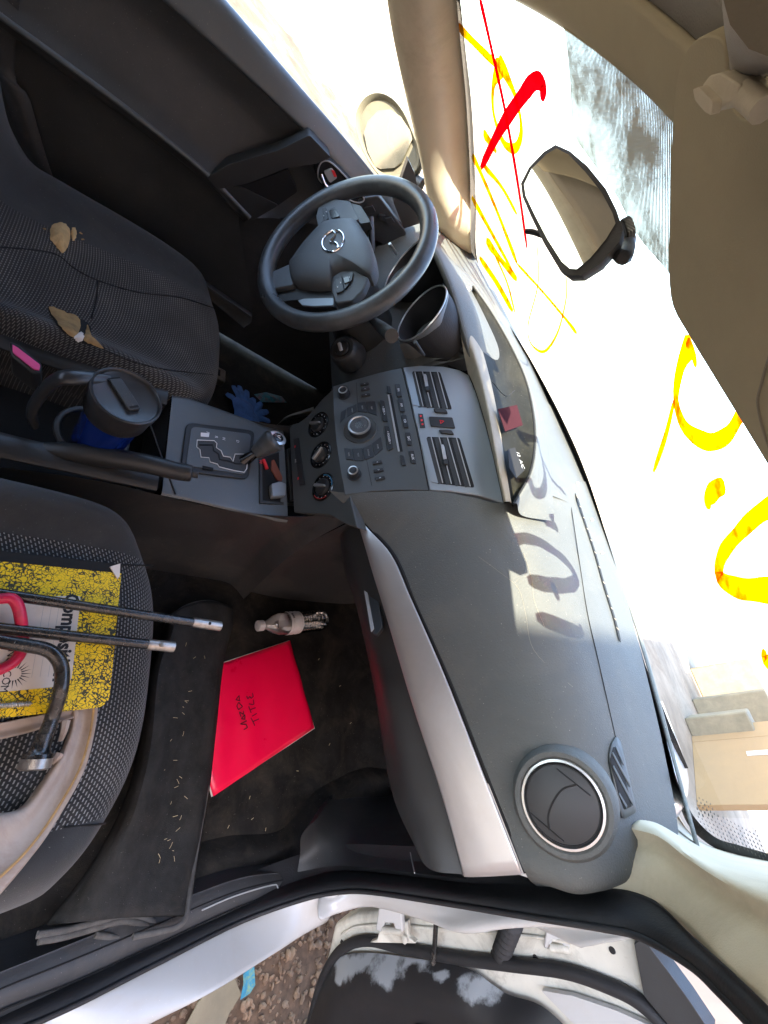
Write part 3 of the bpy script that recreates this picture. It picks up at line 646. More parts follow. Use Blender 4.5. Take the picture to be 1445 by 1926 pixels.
# round controls
for q, rr in (((190,328),.0105), ((266,930),.0105)):
    c = SF.px(z8(*q)); k = solid('radio_knob', SF.lathe(*c, [(rr+.005,0),(rr+.0045,.0015),(rr+.001,.0015),(rr,.014),(rr-.002,.0155)], 36), 'btn', fascia)
    solid('knob_ring', SF.lathe(*c, [(rr,.0135),(rr-.0003,.0155),(rr-.0025,.016),(rr-.0032,.015)], 36), 'satin', k)
    solid('knob_face', SF.lathe(*c, [(rr-.003,.014),(rr-.0035,.0145),(.001,.0135)], 36), 'hub', k)
c = SF.px(z8(312,592)); R = .0365
k = solid('control_dial', SF.lathe(*c, [(R,.0),(R-.001,.0025),(R-.003,.002),(R-.007,.0005),(.02,.0005)], 48), 'face', fascia)
c2 = (c[0]-.0, c[1]-.0); R2 = .0245
solid('dial_body', SF.lathe(*c2, [(R2,.0),(R2,.006),(R2-.0005,.0145),(R2-.002,.0155)], 48), 'btn', k)
solid('dial_ring', SF.lathe(*c2, [(R2-.0002,.013),(R2-.0008,.0165),(R2-.0035,.017),(R2-.0045,.0155)], 48), 'satin', k)
solid('dial_face', SF.lathe(*c2, [(R2-.004,.0150),(R2-.005,.0158),(.009,.0155),(.008,.0145),(.001,.0142)], 48), 'hub', k)
SF.text('dial_text', 'TILT', (c2[0]+.006, c2[1]+.011), .004, 'grey', k, h=.0160, rot=rad(-25)); SF.text('dial_text', '1/4', c2, .004, 'grey', k, h=.0150)
# buttons round the dial
for q, t in ((((160,545),(168,465),(208,440),(200,505)),''),(((212,432),(286,402),(290,458),(216,500)),'MENU'),(((292,396),(352,386),(368,466),(298,460)),'INFO'),(((356,386),(428,382),(440,490),(372,468)),'DISP'),
             (((190,735),(242,742),(264,828),(206,820)),'RDM'),(((248,740),(330,738),(340,832),(268,830)),'TEXT'),(((334,736),(398,706),(418,800),(346,828)),'AUTO-M'),(((402,702),(470,650),(484,740),(424,794)),'SCAN')):
    b = mesh('radio_button', *spoly(q, .0, .0016, .08), 'btn', fascia, bevel=.0005)
    if t: cx = sum(p[0] for p in q)/4; cy = sum(p[1] for p in q)/4; SF.text('button_text', t, SF.px(z8(cx,cy), .0016), .0042, 'grey', b, h=.0018)
for i, (x, y) in enumerate(((346,256),(352,294),(356,338),(442,846),(452,905),(464,964))):
    p = SF.px(z8(x,y)); b = mesh('preset_button', *SF.box(p[0]-.0036,p[0]+.0036,p[1]-.0098,p[1]+.0098,0,.0035), 'btn', fascia, bevel=.001)
    SF.text('button_text', str(i+1), p, .005, 'white', b, h=.0037)
for (x, y), t in zip(((600,302),(624,416),(650,536),(679,668),(708,806)), ('FM','AM','CD','SAT','AUX')):
    b = mesh('source_button', *spoly([(x-28,y-48),(x+12,y-48),(x+28,y+48),(x-10,y+48)], 0, .003, .12), 'btn', fascia, bevel=.001)
    SF.text('button_text', t, SF.px(z8(x,y)), .0068, 'white', b, h=.0032)
for q, t in ((((462,376),(495,384),(522,534),(484,534)),'SEEK'), (((494,572),(532,576),(564,738),(528,756)),'FOLDER')):
    b = mesh('seek_button', *spoly(q, 0, .003, .1), 'btn', fascia, bevel=.0008); cx = sum(p[0] for p in q)/4; cy = sum(p[1] for p in q)/4
    SF.text('button_text', '< '+t+' >', SF.px(z8(cx,cy)), .0062, 'white', b, h=.0032)
cdm = mesh('disc_slot', *spoly([(532,335),(552,335),(634,760),(610,760)], .0002, .0008), 'deep', fascia)
mesh('slot_lip', *spoly([(520,335),(532,335),(612,762),(598,762)], .0, .002), 'grey', cdm)
for q in (((512,270),(540,272),(550,330),(520,325)), ((612,790),(642,795),(658,866),(628,868))): mesh('radio_button', *spoly(q, 0, .003, .12), 'btn', fascia, bevel=.0008)
for a, b in (((283,240),(296,465)), ((343,735),(400,1018))):
    tube('fascia_groove', [SF.pt(*SF.px(z8(*a)), .0001), SF.pt(*SF.px(z8(*b)), .0001)], .0006, 'deep', fascia, sec=4, sm=1)

# ---- dashboard, passenger side
DS = [
 [(.117,-.112,.452),(.131,-.088,.485),(.159,.002,.609),(.187,.046,.668),(.213,.082,.716),(.17,.2,.760),(.11,.35,.781),(.05,.516,.787)],
 [(.215,-.055,.478),(.222,-.030,.53),(.235,.012,.62),(.245,.05,.678),(.255,.092,.724),(.245,.21,.758),(.21,.35,.777),(.185,.505,.784)],
 [(.335,-.012,.538),(.335,.0,.58),(.33,.024,.64),(.33,.058,.69),(.325,.104,.731),(.31,.22,.759),(.29,.35,.775),(.27,.489,.782)],
 [(.49,.0,.583),(.49,.008,.615),(.485,.025,.66),(.48,.055,.705),(.47,.105,.741),(.455,.2,.761),(.44,.3,.771),(.42,.433,.778)],
 [(.60,.0,.600),(.60,.006,.64),(.60,.014,.68),(.598,.036,.718),(.59,.078,.746),(.575,.15,.761),(.56,.24,.768),(.54,.368,.775)],
 [(.69,.0,.612),(.692,.004,.645),(.695,.010,.68),(.695,.030,.716),(.69,.07,.742),(.675,.13,.757),(.66,.19,.764),(.65,.297,.772)],
 [(.745,.0,.622),(.75,.003,.65),(.758,.010,.68),(.758,.03,.71),(.756,.06,.73),(.752,.1,.745),(.75,.16,.757),(.745,.215,.768)],
 [(.779,.07,.60),(.779,.075,.63),(.779,.08,.655),(.779,.085,.675),(.779,.09,.69),(.778,.10,.71),(.775,.12,.73),(.765,.17,.755)]]
DSv = [[Vector(p) for p in r] for r in DS]
upp = [(683,986),(735,1042),(773,1125),(837,1271),(915,1469),(983,1643)]
up3 = [WY(*p, y) for p, y in zip(upp, (-.052,-.036,-.022,-.010,-.004,-.003))]
_u = cr(up3, 30)
for r_ in DSv[1:-1]: q = min(_u, key=lambda p: abs(p.x-r_[0].x)); r_[0] = q+Vector((0,.002,.003)); r_[1] = r_[0].lerp(r_[2],.4)+Vector((0,-.002,0))
dG = gridpts(DSv, 8, 8); V, F = gridmesh(dG)
dash = mesh('dashboard', V, [f[::-1] for f in F], 'dash', car, sharp=60)
dbvh = BVHTree.FromPolygons([tuple(v) for v in V], F)
def ond(px, py, off=.001):
    d = ray(px, py).normalized(); h = dbvh.ray_cast(CAM, d)
    if h[0] is None: return WZ(px, py, .765)
    nn = h[1]; nn = nn if nn.dot(d) < 0 else -nn
    return h[0]+nn*off
# silver trim spear
lowp = [(679,988),(703,1074),(730,1161),(777,1319),(837,1504),(876,1647)]
upp = [(683,986),(735,1042),(773,1125),(837,1271),(915,1469),(983,1643)]
low3 = [WY(*p, y) for p, y in zip(lowp, (-.054,-.040,-.028,-.017,-.012,-.010))]; up3 = [WY(*p, y) for p, y in zip(upp, (-.052,-.036,-.022,-.010,-.004,-.003))]
mid = [a.lerp(b,.5)+Vector((0,-.003,-.001)) for a, b in zip(low3, up3)]; q1 = [a.lerp(b,.2)+Vector((0,-.0025,0)) for a, b in zip(low3, up3)]; q3 = [a.lerp(b,.82)+Vector((0,-.0012,0)) for a, b in zip(low3, up3)]
sil = loft('silver_trim', [low3, q1, mid, q3, up3], 'silver', dash, solid=.004, off=-1, flip=True)
tube('trim_shadow_gap', [p+Vector((0,.004,.003)) for p in up3], .0035, 'deep', dash, sec=6)
tube('trim_lip', [p+Vector((0,.002,-.003)) for p in low3], .0035, 'trimd', dash, sec=6)
end = [low3[-1], q1[-1], mid[-1], q3[-1], up3[-1]]
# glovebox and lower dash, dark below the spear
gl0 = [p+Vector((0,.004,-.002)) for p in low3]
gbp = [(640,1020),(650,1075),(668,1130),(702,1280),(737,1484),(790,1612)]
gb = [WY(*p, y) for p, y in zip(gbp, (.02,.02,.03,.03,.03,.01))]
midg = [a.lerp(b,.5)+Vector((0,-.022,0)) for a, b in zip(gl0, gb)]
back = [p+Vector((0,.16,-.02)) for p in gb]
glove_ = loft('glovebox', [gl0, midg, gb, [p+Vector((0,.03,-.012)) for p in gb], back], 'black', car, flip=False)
hp3 = [(697,1080),(703,1078),(719,1150),(720,1180),(712,1196),(702,1194),(690,1150),(686,1110)]
def pl_y(p, y): return WY(*p, y)
hh = Fr(WY(704,1140,-.03), (1,0,.35), (-.35,-1,.35))
solid('glovebox_latch', hh.poly(rpoly([hh.px(p) for p in ((692,1078),(706,1086),(721,1180),(708,1196),(700,1190),(684,1110))], .2), -.006, .002), 'btn', glove_, bevel=.001)
solid('latch_bar', hh.poly([hh.px(p) for p in ((686,1108),(691,1106),(705,1184),(700,1190))], .002, .004), 'grey', glove_)
# round corner vent
VF = Fr((.671,.004,.693), (1,0,0), (0.02,-1,.30)); c = VF.px((1058,1510))
rv = solid('round_vent', VF.lathe(*c, [(.066,-.030),(.0625,-.002),(.058,.004),(.053,.0045),(.0495,.001),(.048,-.004)], 64), 'dash', dash)
solid('vent_ring', VF.lathe(*c, [(.0505,.001),(.0495,.0052),(.0468,.0056),(.0455,.002)], 64), 'satin', rv)
solid('vent_gap', VF.lathe(*c, [(.0465,.0),(.0465,.0022),(.001,.0022)], 64), 'deep', rv)
def vpx(x, y): return VF.px(z6(x, y))
def arcpts(a, b, bulge, n=14):
    a = Vector(a); b = Vector(b); mdl = (a+b)/2; pd = Vector(((b-a).y, -(b-a).x))*bulge
    return [tuple(a*(1-t)**2+(mdl+pd)*2*t*(1-t)+b*t*t) for t in [i/n for i in range(n+1)]]
def circ(a0, a1, r, n=26): return [(c[0]+r*math.cos(rad(a0+(a1-a0)*i/n)), c[1]+r*math.sin(rad(a0+(a1-a0)*i/n))) for i in range(n+1)]
solid('vent_flap', VF.lathe(*c, [(.0440,.002),(.0436,.0046),(.042,.0052),(.001,.0052)], 60), 'btn', rv)
pa, pb = vpx(392,276), vpx(560,410); pc, pd_ = vpx(262,495), vpx(428,636); pe, pf_ = vpx(490,355), vpx(355,580); pg = vpx(375,440)
for P in ([pa, pb], [pc, pd_]): tube('flap_seam', [VF.pt(*p, .0053) for p in P], .0009, 'deep', rv, sec=5, sm=2)
tube('flap_seam', [VF.pt(*p, .0053) for p in (pe, vpx(420,380), pg, vpx(350,510), pf_)], .0013, 'deep', rv, sec=5)
tube('flap_rim', [VF.pt(c[0]+.0438*math.cos(i*math.pi/24), c[1]+.0438*math.sin(i*math.pi/24), .0048) for i in range(48)], .0009, 'deep', rv, sec=5, sm=0, closed=True)
# side demister grille
dm = [z6(*p) for p in ((678,120),(700,150),(776,480),(770,500),(712,532),(690,470),(642,225),(655,160))]
def onpoly(name, pts, off, mt, par, th=.0015, rd=0.):
    pts = rpoly(pts, rd) if rd else pts; K = len(pts); cx = sum(p[0] for p in pts)/K; cy = sum(p[1] for p in pts)/K; V = []; F = []
    lv = (1.,.75,.5,.25)
    for q in lv:
        for p in pts: V.append(ond(cx+(p[0]-cx)*q, cy+(p[1]-cy)*q, off))
    V.append(ond(cx, cy, off))
    for a in range(3):
        for b in range(K): F.append((a*K+b, a*K+(b+1)%K, (a+1)*K+(b+1)%K, (a+1)*K+b))
    F += [(3*K+b, 3*K+(b+1)%K, 4*K) for b in range(K)]
    return mesh(name, V, F, mt, par, sharp=180, solid=th, off=0)
g = onpoly('demister_grille', dm, .0022, 'face', dash, .003, .2)
onpoly('grille_opening', [z6(*p) for p in ((660,172),(680,180),(752,466),(712,484),(684,400),(642,240))], .0040, 'deep', g, .0004, .12)
for (a, b, w) in (((650,205),(738,372),7), ((654,272),(752,464),8), ((682,405),(722,480),7), ((668,176),(706,264),6)):
    onpoly('grille_blade', [z6(a[0],a[1]), z6(b[0],b[1]), z6(b[0]+1,b[1]-w*2.6), z6(a[0]+4,a[1]-w)], .0050, 'face', g, .0008)
tube('dash_scratch', [ond(*p, .0004) for p in ((900,1047),(941,1077),(975,1107),(989,1156),(1005,1224),(1077,1292))], .00018, 'dust', dash, sec=4)
tube('dash_scratch', [ond(*p, .0004) for p in ((985,1040),(1000,1090),(1005,1130),(1025,1180))], .0002, 'dust', dash, sec=4)
# seam along the top and defroster slot
sm3 = [ond(*p, .0005) for p in ((1066,905),(1075,960),(1090,1060),(1104,1150),(1122,1230),(1140,1310),(1160,1400))]
tube('top_seam', sm3, .0009, MT['deep'], dash, sec=5)
sl3 = [(1076,905),(1084,935),(1100,985),(1118,1040),(1138,1110),(1155,1165),(1165,1207)]
P0 = cr([ond(*p, .0016) for p in sl3], 5); k = len(P0); V = []; F = []
for i, p in enumerate(P0):
    t = (P0[min(i+1,k-1)]-P0[max(i-1,0)]).normalized(); s = Vector((t.y,-t.x,0)).normalized(); w = .0058 if i < k-1 else .003
    V += [p-s*w, p+s*w]
for i in range(k-1): F.append((2*i,2*i+1,2*i+3,2*i+2))
df = mesh('defroster_slot', V, F, 'deep', dash, smooth=False, solid=.0006, off=0)
pr = []
for i in range(3, k-2, 2):
    p = P0[i]; t = (P0[i+1]-P0[i-1]).normalized(); s = Vector((t.y,-t.x,0)).normalized(); f = Fr(p, s, (0,0,1)); solid('slot_bar', f.box(-.0048,.0048,-.0006,.0006,-.0002,.0012), 'dust', df)
for q in ((1112,978),(1131,1040),(1085,910)): p = ond(*q, .001); f = Fr(p,(1,0,0),(0,0,1)); solid('dash_clip', f.lathe(0,0,[(.004,0),(.003,.003),(.001,.004)],12), 'papern', dash)

# ---- dash top behind the stack and on the driver side, with the display pod
def base(x): return .53-.43*x*x*.4304/.239*.555*1.0 if False else cowl(x/.745).y-.012
TR = []
for x, yy0, zz0 in ((.19,.085,.719),(.12,.098,.735),(.03,.104,.742),(-.06,.104,.742),(-.14,.098,.737),(-.17,.10,.735)):
    yb = base(x); TR.append([Vector((x,yy0,zz0)), Vector((x-.005,yy0+.03,zz0+.018)), Vector((x-.01,yy0+.12,.765)), Vector((x-.02,yy0+.28,.778)), Vector((x-.03,yb,.784))])
loft('dash_top', TR, 'dash', car, nu=6, nv=4, sharp=60)
# pod: dark display lens between a dusty front rim and a hood
pf0 = [(884,540),(893,610),(908,660),(924,720),(938,790),(950,870),(962,946)]
pb0 = [(889,538),(925,590),(962,655),(990,720),(1005,800),(1000,880),(966,948)]
pA = [WZ(*p, z) for p, z in zip(pf0, (.778,.770,.763,.758,.755,.750,.742))]
pB = [WZ(*p, z) for p, z in zip(pb0, (.785,.790,.793,.795,.793,.779,.746))]
pM = [a.lerp(b,.5)+Vector((0,.012,-.006)) for a, b in zip(pA, pB)]
pod = loft('display_pod', [pA, pM, pB], 'screen', car, nu=6)
rimo = [(872,540),(878,612),(890,664),(906,722),(920,790),(934,870),(949,944)]
pC = [WZ(*p, z-.004) for p, z in zip(rimo, (.782,.770,.760,.756,.752,.745,.735))]
pE = [pC[0]+Vector((-.003,-.008,-.012)), pC[1]+Vector((-.003,-.010,-.012))]+[SF.pt(*SF.px(z8(*p)), .0) for p in ((1128,180),(1190,330),(1260,560),(1330,850),(1396,1152))]
loft('pod_rim', [pE, pC, [a.lerp(b,.5)+Vector((0,0,.003)) for a, b in zip(pC,pA)], pA], 'dust', pod)
h1 = [p+Vector((.0,.006,.004)) for p in pB]; h2 = [p+Vector((.006,.05,-.008)) for p in pB]; h3 = [Vector((p.x+.012, p.y+.12, max(.768, p.z-.022))) for p in pB]
loft('pod_hood', [pB, h1, h2, h3], 'dash', pod, flip=False)
tube('pod_seal', pB, .002, 'deep', pod, sec=6)
# what shows in the lens: clock tile and glyphs
def podface(px, py): 
    n_ = (pB[3]-pA[3]).cross(pA[5]-pA[2]).normalized(); n_ = n_ if n_.dot(CAM-pA[3]) > 0 else -n_
    return Fr((pA[4]+pB[4])/2+n_*.008, (1,0,0), n_)
PF = podface(0,0)
solid('clock_tile', PF.poly([PF.px(p) for p in ((936,770),(972,762),(983,800),(950,812))], 0, .001), colmat('clock_pink', (.035,.013,.017), rough=.9, spec=.0), pod)
solid('display_window', PF.poly([PF.px(p) for p in ((955,846),(968,842),(986,885),(970,900),(957,880))], 0, .001), 'deep', pod)
PF.text('display_glyphs', '12  A/C', PF.px((978,866)), .012, 'grey', pod, h=.0012)
tube('lens_seam', [pA[3]+Vector((0,0,.003)), PF.pt(*PF.px((950,745)),.001), PF.pt(*PF.px((968,735)),.001)], .0008, 'deep', pod, sec=4)

# ---- driver side dash
DL = []
for x, c0 in ((-.165,.46),(-.25,.45),(-.36,.45),(-.50,.46),(-.64,.47),(-.735,.48)):
    DL.append([Vector((x,.06,c0-.12)), Vector((x,-.02,c0)), Vector((x,.0,.56)), Vector((x,.03,.64)), Vector((x,.06,.70)), Vector((x,.14,.745)), Vector((x,.25,.765)), Vector((x,base(x),.778))])
dd = loft('driver_dashboard', DL, 'dash', car, nu=4, nv=4)
# shroud joining stack and driver side below the gauges
loft('stack_flank', [[Vector(p) for p in r] for r in (((-.15,-.092,.478),(-.155,.018,.628),(-.162,.095,.733)),((-.19,-.06,.44),(-.185,.02,.60),(-.18,.08,.72)),((-.24,.0,.40),(-.23,.03,.58),(-.22,.07,.70)),((-.25,.14,.36),(-.24,.16,.50),(-.23,.18,.64)))], 'dash', car, flip=True)
# instrument hood over two gauge tubes
HR = []
for x, h, y0 in ((-.095,.742,.09),(-.13,.750,.07),(-.18,.766,.035),(-.26,.781,.0),(-.36,.782,-.02),(-.46,.768,.0),(-.54,.754,.04),(-.60,.745,.1)):
    HR.append([Vector((x,y0,h-.006)), Vector((x,y0+.015,h)), Vector((x,y0+.09,h+.002)), Vector((x,y0+.17,h*.5+.39*1.0-.003)), Vector((x,base(x)-.0,.782))])
hood = loft('gauge_hood', HR, 'dash', car, nu=5, nv=5, solid=.012)
for gp, r_, outer in (((793,590), .070, [((833,534),-.005),((856,568),.05),((880,614),.09),((895,652),.115),((868,668),.10),((835,657),.06),((811,639),.02),((775,648),-.01),((752,650),-.02)]),
                      ((768,500), .080, [((800,420),.03),((818,446),.05),((832,490),.08),((824,535),.10),((800,572),.10),((786,588),.09),((768,588),.07),((752,584),.05),((741,575),.02)])):
    GF = Fr(WY(*gp, -.02 if r_ < .075 else .005), (1,0,0), (-.22,-1,-.03)); nn_ = len(outer)
    rimv = [GF.pt(r_*math.cos(rad(95-i*185/(nn_-1))), r_*math.sin(rad(95-i*185/(nn_-1))), .0) for i in range(nn_)]
    outv = [WY(*p, y) for p, y in outer]
    g = loft('gauge', [rimv, [a.lerp(b,.08)+(a-GF.O).normalized()*.003 for a, b in zip(rimv, outv)], [a.lerp(b,.55) for a, b in zip(rimv, outv)], outv, [p+Vector((0,.05,-.02)) for p in outv]], 'facec' if r_ < .075 else 'black', car)
    tube('gauge_ring', [GF.pt(r_*math.cos(i*math.pi/24), r_*math.sin(i*math.pi/24), .001) for i in range(48)], .0018, 'satin', g, sec=6, sm=0, closed=True)
    solid('gauge_inner', GF.lathe(0,0,[(r_,-.001),(r_-.006,-.05),(r_-.012,-.10),(.001,-.10)],48,caps=False), 'rubber', g)
    solid('gauge_face', GF.lathe(0,0,[(r_-.014,-.099),(.001,-.099)],40), 'gloss', g)
    tube('needle', [GF.pt(0,0,-.094), GF.pt(-.03,-.03,-.094)], .0015, 'red', g, sec=5, sm=1)
    pr = []
    for i in range(17):
        a = rad(-50+i*17.5); f2 = Fr(GF.pt(math.cos(a)*(r_-.026), math.sin(a)*(r_-.022), -.098), GF.u*math.cos(a)+GF.v*math.sin(a), GF.n); pr.append(f2.box(-.004,.004,-.0006,.0006,0,.0006))
    solid('gauge_ticks', pr, 'white', g)
tube('reset_stem', [WY(797,668,-.02), WY(781,643,-.06)], .004, 'black', car, sm=1)
tube('reset_stem', [WY(746,478,.02), WY(733,458,-.02)], .004, 'satin', car, sm=1)

# ---- steering column, ignition, stalks
WN = Vector((math.sin(.0934)*math.cos(.4307), -math.cos(.0934)*math.cos(.4307), math.sin(.4307)))
WF = Fr((-.340,-.194,.651), Vector((0,0,1)).cross(WN), WN)
colm = tube('steering_column', [WF.pt(0,-.015,-.035), WF.pt(0,-.02,-.10), WF.pt(0,-.03,-.20), WF.pt(0,-.03,-.30)], [.052,.062,.078,.085], 'black', car, sec=24)
ig = Fr(WX(643,655,-.245), (1,0,0), (.3,-1,.3))
solid('ignition_bezel', ig.lathe(0,0,[(.040,-.05),(.036,-.01),(.030,.0),(.024,.002),(.020,-.001)],32), 'black', colm)
solid('ignition_lock', ig.lathe(.0,.0,[(.019,-.002),(.017,.004),(.013,.006),(.001,.006)],28), 'btn', colm)
solid('key_slot', ig.box(-.010,.010,-.004,.004,.004,.012), 'grey', colm, bevel=.002)
a = WY(706,606,-.09); b = WY(737,632,-.16)
st = tube('wiper_stalk', [a+(a-b)*.5, a, a.lerp(b,.5), b], [.008,.0095,.012,.0125], 'black', colm, sec=18, sm=3)
a = WX(697,408,-.49); b = WX(700,458,-.46); st2 = tube('indicator_stalk', [b+(b-a)*.3, b, a.lerp(b,.5), a], [.008,.009,.010,.010], 'black', colm, sec=14, sm=3, flat=.7)
# ---- steering wheel
whl = tube('steering_wheel', [WF.pt(.182*math.cos(i*math.pi/36), .182*math.sin(i*math.pi/36), -.002) for i in range(72)], .0182, 'leather', car, sec=18, sm=0, closed=True, up=WN)
def wp(*pts): return [WF.px(z5(*p)) for p in pts]
hb = [(358,565),(370,545),(430,460),(520,362),(560,335),(640,322),(715,326),(760,380),(800,450),(818,520),(822,580),(800,628),(760,618),(690,600),(640,608),(600,628),(588,680),(540,692),(460,690),(395,676),(365,640)]
hpl = wp(*hb); cx0 = sum(p[0] for p in hpl)/len(hpl); cy0 = sum(p[1] for p in hpl)/len(hpl)
def scaled(pl, k): return [((p[0]-cx0)*k+cx0, (p[1]-cy0)*k+cy0) for p in pl]
hs = [p[:2] for p in cr([Vector((a,b,0)) for a,b in hpl], 3, True)]
V = []; F = []; lv = ((1.0,-.028),(1.0,-.004),(.985,.002),(.93,.007),(.8,.012),(.6,.0155),(.35,.017),(.1,.0175)); K_ = len(hs)
for s_, h_ in lv: V += [WF.pt(*p, h_) for p in scaled(hs, s_)]
for j in range(len(lv)-1):
    for i in range(K_): F.append((j*K_+i, j*K_+(i+1)%K_, (j+1)*K_+(i+1)%K_, (j+1)*K_+i))
F.append(tuple((len(lv)-1)*K_+i for i in range(K_)))
ab = mesh('airbag_cover', V, F, 'hub', whl, sharp=50)
bc = WF.px(z5(598,448), .016); BF = Fr(WF.pt(*bc, .0155), WF.u, WF.n)
V, F = BF.ring(0,0,.0275,.0024,48,1.1,.86,.0025); mesh('emblem_ring', V, F, 'chrome', ab)
wing = [(-.026,.006),(-.018,.008),(-.008,.004),(0,-.006),(.008,.004),(.018,.008),(.026,.006)]
mesh('emblem_wings', *tubeV(cr([BF.pt(*p, .003) for p in wing], 4), .0022, 8), 'chrome', ab)
WF.text('airbag_text', 'SRS\nAIRBAG', WF.px(z5(430,550), .012), .008, 'black', ab, h=.0128)
# left button pod and spoke (up in the photo), right pod and spoke
def spoke(name, pts, n0, n1, mt, r=.12, bev=.003, par=whl): return solid(name, WF.poly(rpoly(wp(*pts), r), n0, n1), mt, par, bevel=bev)
spoke('spoke', [(520,250),(600,215),(690,225),(740,330),(560,360),(520,380),(505,310)], -.018, .0, 'hub')
spoke('spoke', [(585,640),(640,605),(715,600),(790,640),(760,710),(700,770),(610,780),(588,720)], -.018, .0, 'hub')
spoke('spoke', [(205,640),(270,600),(365,560),(380,680),(270,700),(215,690)], -.016, -.002, 'spoke')
spoke('spoke', [(230,690),(385,676),(590,690),(600,780),(560,770),(430,735),(330,745),(250,760)], -.030, -.012, 'black')
spoke('spoke_insert', [(395,750),(430,740),(590,735),(592,775),(480,780),(420,775)], -.012, -.008, 'facel', bev=.001)
spoke('spoke', [(690,225),(745,240),(800,330),(740,340)], -.022, -.004, 'black')
for o_, B in (((515,255),[((540,275),(562,268),(576,330),(552,345)),((580,278),(612,268),(636,320),(592,330))]), ((600,640),[((612,668),(648,640),(660,720),(618,735)),((652,640),(710,620),(704,660),(664,715))])):
    for b in B:
        bt_ = spoke('wheel_button', b, .0, .004, 'btn', .1, .001)
        cx = sum(p[0] for p in b)/4; cy = sum(p[1] for p in b)/4; p = WF.px(z5(cx,cy)); 
        for dx, dy in ((-.004,.004),(.004,-.004)): solid('button_mark', WF.box(p[0]+dx-.0015,p[0]+dx+.0015,p[1]+dy-.001,p[1]+dy+.001,.004,.0048), 'white', bt_)
spoke('toggle_switch', [(580,290),(615,280),(640,322),(595,334)], .0, .006, 'gloss', .2, .001); spoke('toggle_switch', [(655,655),(690,645),(696,675),(665,688)], .0, .006, 'gloss', .2, .001)

# ---- left door, as panels in relief
def xl(pts, x): return [WX(*p, x) if not isinstance(x,(list,tuple)) else WX(*p, x[i]) for i, p in enumerate(pts)]
A0 = [(380,-45),(425,0),(560,158),(650,262),(735,368),(800,450)]
B0 = [(270,-40),(315,0),(450,125),(580,250),(680,365),(760,470)]
C0 = [(-60,-15),(6,35),(130,125),(270,230),(392,330),(470,410)]
D0 = [(-160,220),(-60,290),(90,350),(255,425),(380,510),(475,590)]
door = thing_ = None
A3 = xl(A0, -.705); A4 = xl([(p[0]-16,p[1]+12) for p in A0], -.685); B3 = xl(B0, -.672)
dcap = loft('driver_door', [ [p+Vector((-.03,0,-.01)) for p in A3], A3, A4, B3, [p+Vector((-.014,0,-.010)) for p in B3]], 'facec', car, sharp=40)
B4 = [p+Vector((-.008,0,-.002)) for p in B3]; C3 = xl(C0, -.640); M1 = [a.lerp(b,.35)+Vector((-.03,0,0)) for a, b in zip(B4, C3)]; M2 = [a.lerp(b,.8)+Vector((-.025,0,0)) for a, b in zip(B4, C3)]
loft('door_insert', [B4, M1, M2, C3], 'doorm', dcap, sharp=80)
C4 = [p+Vector((-.012,0,-.022)) for p in C3]; C5 = [p+Vector((-.04,0,-.05)) for p in C3]; D3 = xl(D0, -.70)
loft('door_lower_panel', [C3, C4, C5, D3, [p+Vector((.02,0,-.05)) for p in D3]], 'doorm', dcap, sharp=80)
tube('armrest_edge', [p+Vector((-.002,0,0)) for p in C3], .006, 'facec', dcap, sec=8)
tube('door_sill_strip', xl([(-120,330),(90,395),(255,436),(340,500),(472,592)], -.68), .010, 'trimd', dcap, flat=.4)
DF = Fr((-.645,-.2,.5), (0,1,0), (1,0,0))   # looks across the car
def dp(pts, n0, n1, r=.1): return DF.poly(rpoly([DF.px(p) for p in pts], r), n0, n1)
pull = solid('pull_handle', dp([(390,330),(430,305),(520,280),(582,250),(622,292),(596,304),(540,312),(470,340),(410,352)], -.03, .010, .08), 'black', dcap, bevel=.004)
solid('pocket', dp([(404,348),(470,345),(540,318),(560,360),(520,388),(440,382)], -.02, .001), 'deep', dcap)
solid('armrest_cup', dp([(400,345),(455,350),(525,385),(478,412),(440,395)], -.03, .004), 'black', dcap, bevel=.003)
hbz = solid('handle_bezel', dp([(588,308),(612,296),(640,318),(690,372),(680,388),(655,378),(600,345)], -.02, .004, .25), 'deep', dcap, bevel=.001)
tube('handle_rim', [DF.pt(*DF.px(p), .006) for p in ((602,306),(620,302),(650,330),(684,370),(668,378),(630,358),(600,335))], .0018, 'grey', hbz, closed=True, sec=6)
tube('door_handle', [DF.pt(*DF.px(p), .012) for p in ((603,322),(612,344),(632,358),(645,368))], [.004,.005,.005,.003], 'chrome', hbz, sec=10)
solid('lock_lever', dp([(608,318),(624,312),(634,330),(620,340)], .006, .012, .2), 'grey', hbz, bevel=.001)
solid('lock_mark', dp([(622,314),(628,316),(633,327),(628,328)], .012, .013, .1), 'red', hbz)
swp = solid('switch_panel', dp([(672,372),(712,366),(765,436),(740,470),(690,440)], -.02, .006, .1), 'black', dcap, bevel=.002)
for q in (((684,385),(700,382),(706,394),(690,398)), ((712,398),(724,400),(722,410),(712,408)), ((722,406),(735,404),(742,414),(728,418))): solid('window_switch', dp(q, .006, .014), 'btn', swp, bevel=.001)
solid('speaker_triangle', dp([(768,300),(782,330),(790,420),(760,430),(740,380)], -.02, .0, .05), 'black', dcap)
solid('mirror_switch', dp([(527,405),(543,405),(540,418),(527,416)], .008, .012), 'btn', dcap)
loft('driver_kick_panel', [[Vector((-.745,y,0)) for y in (-.9,-.3,.1,.4,.68)], [Vector((-.735,y,.30)) for y in (-.9,-.3,.1,.4,.68)], [Vector((-.745,y,.60)) for y in (-.9,-.3,.1,.4,.68)]], 'trimd', car)
# side window pane
mesh('window_pane', [WX(420,0,-.72)+Vector((0,-.5,0)), WX(800,455,-.72)+Vector((0,.1,0)), Vector((-.66,-.15,1.02)), Vector((-.60,-.9,1.12))], [(0,1,2,3)], 'glass2', car)

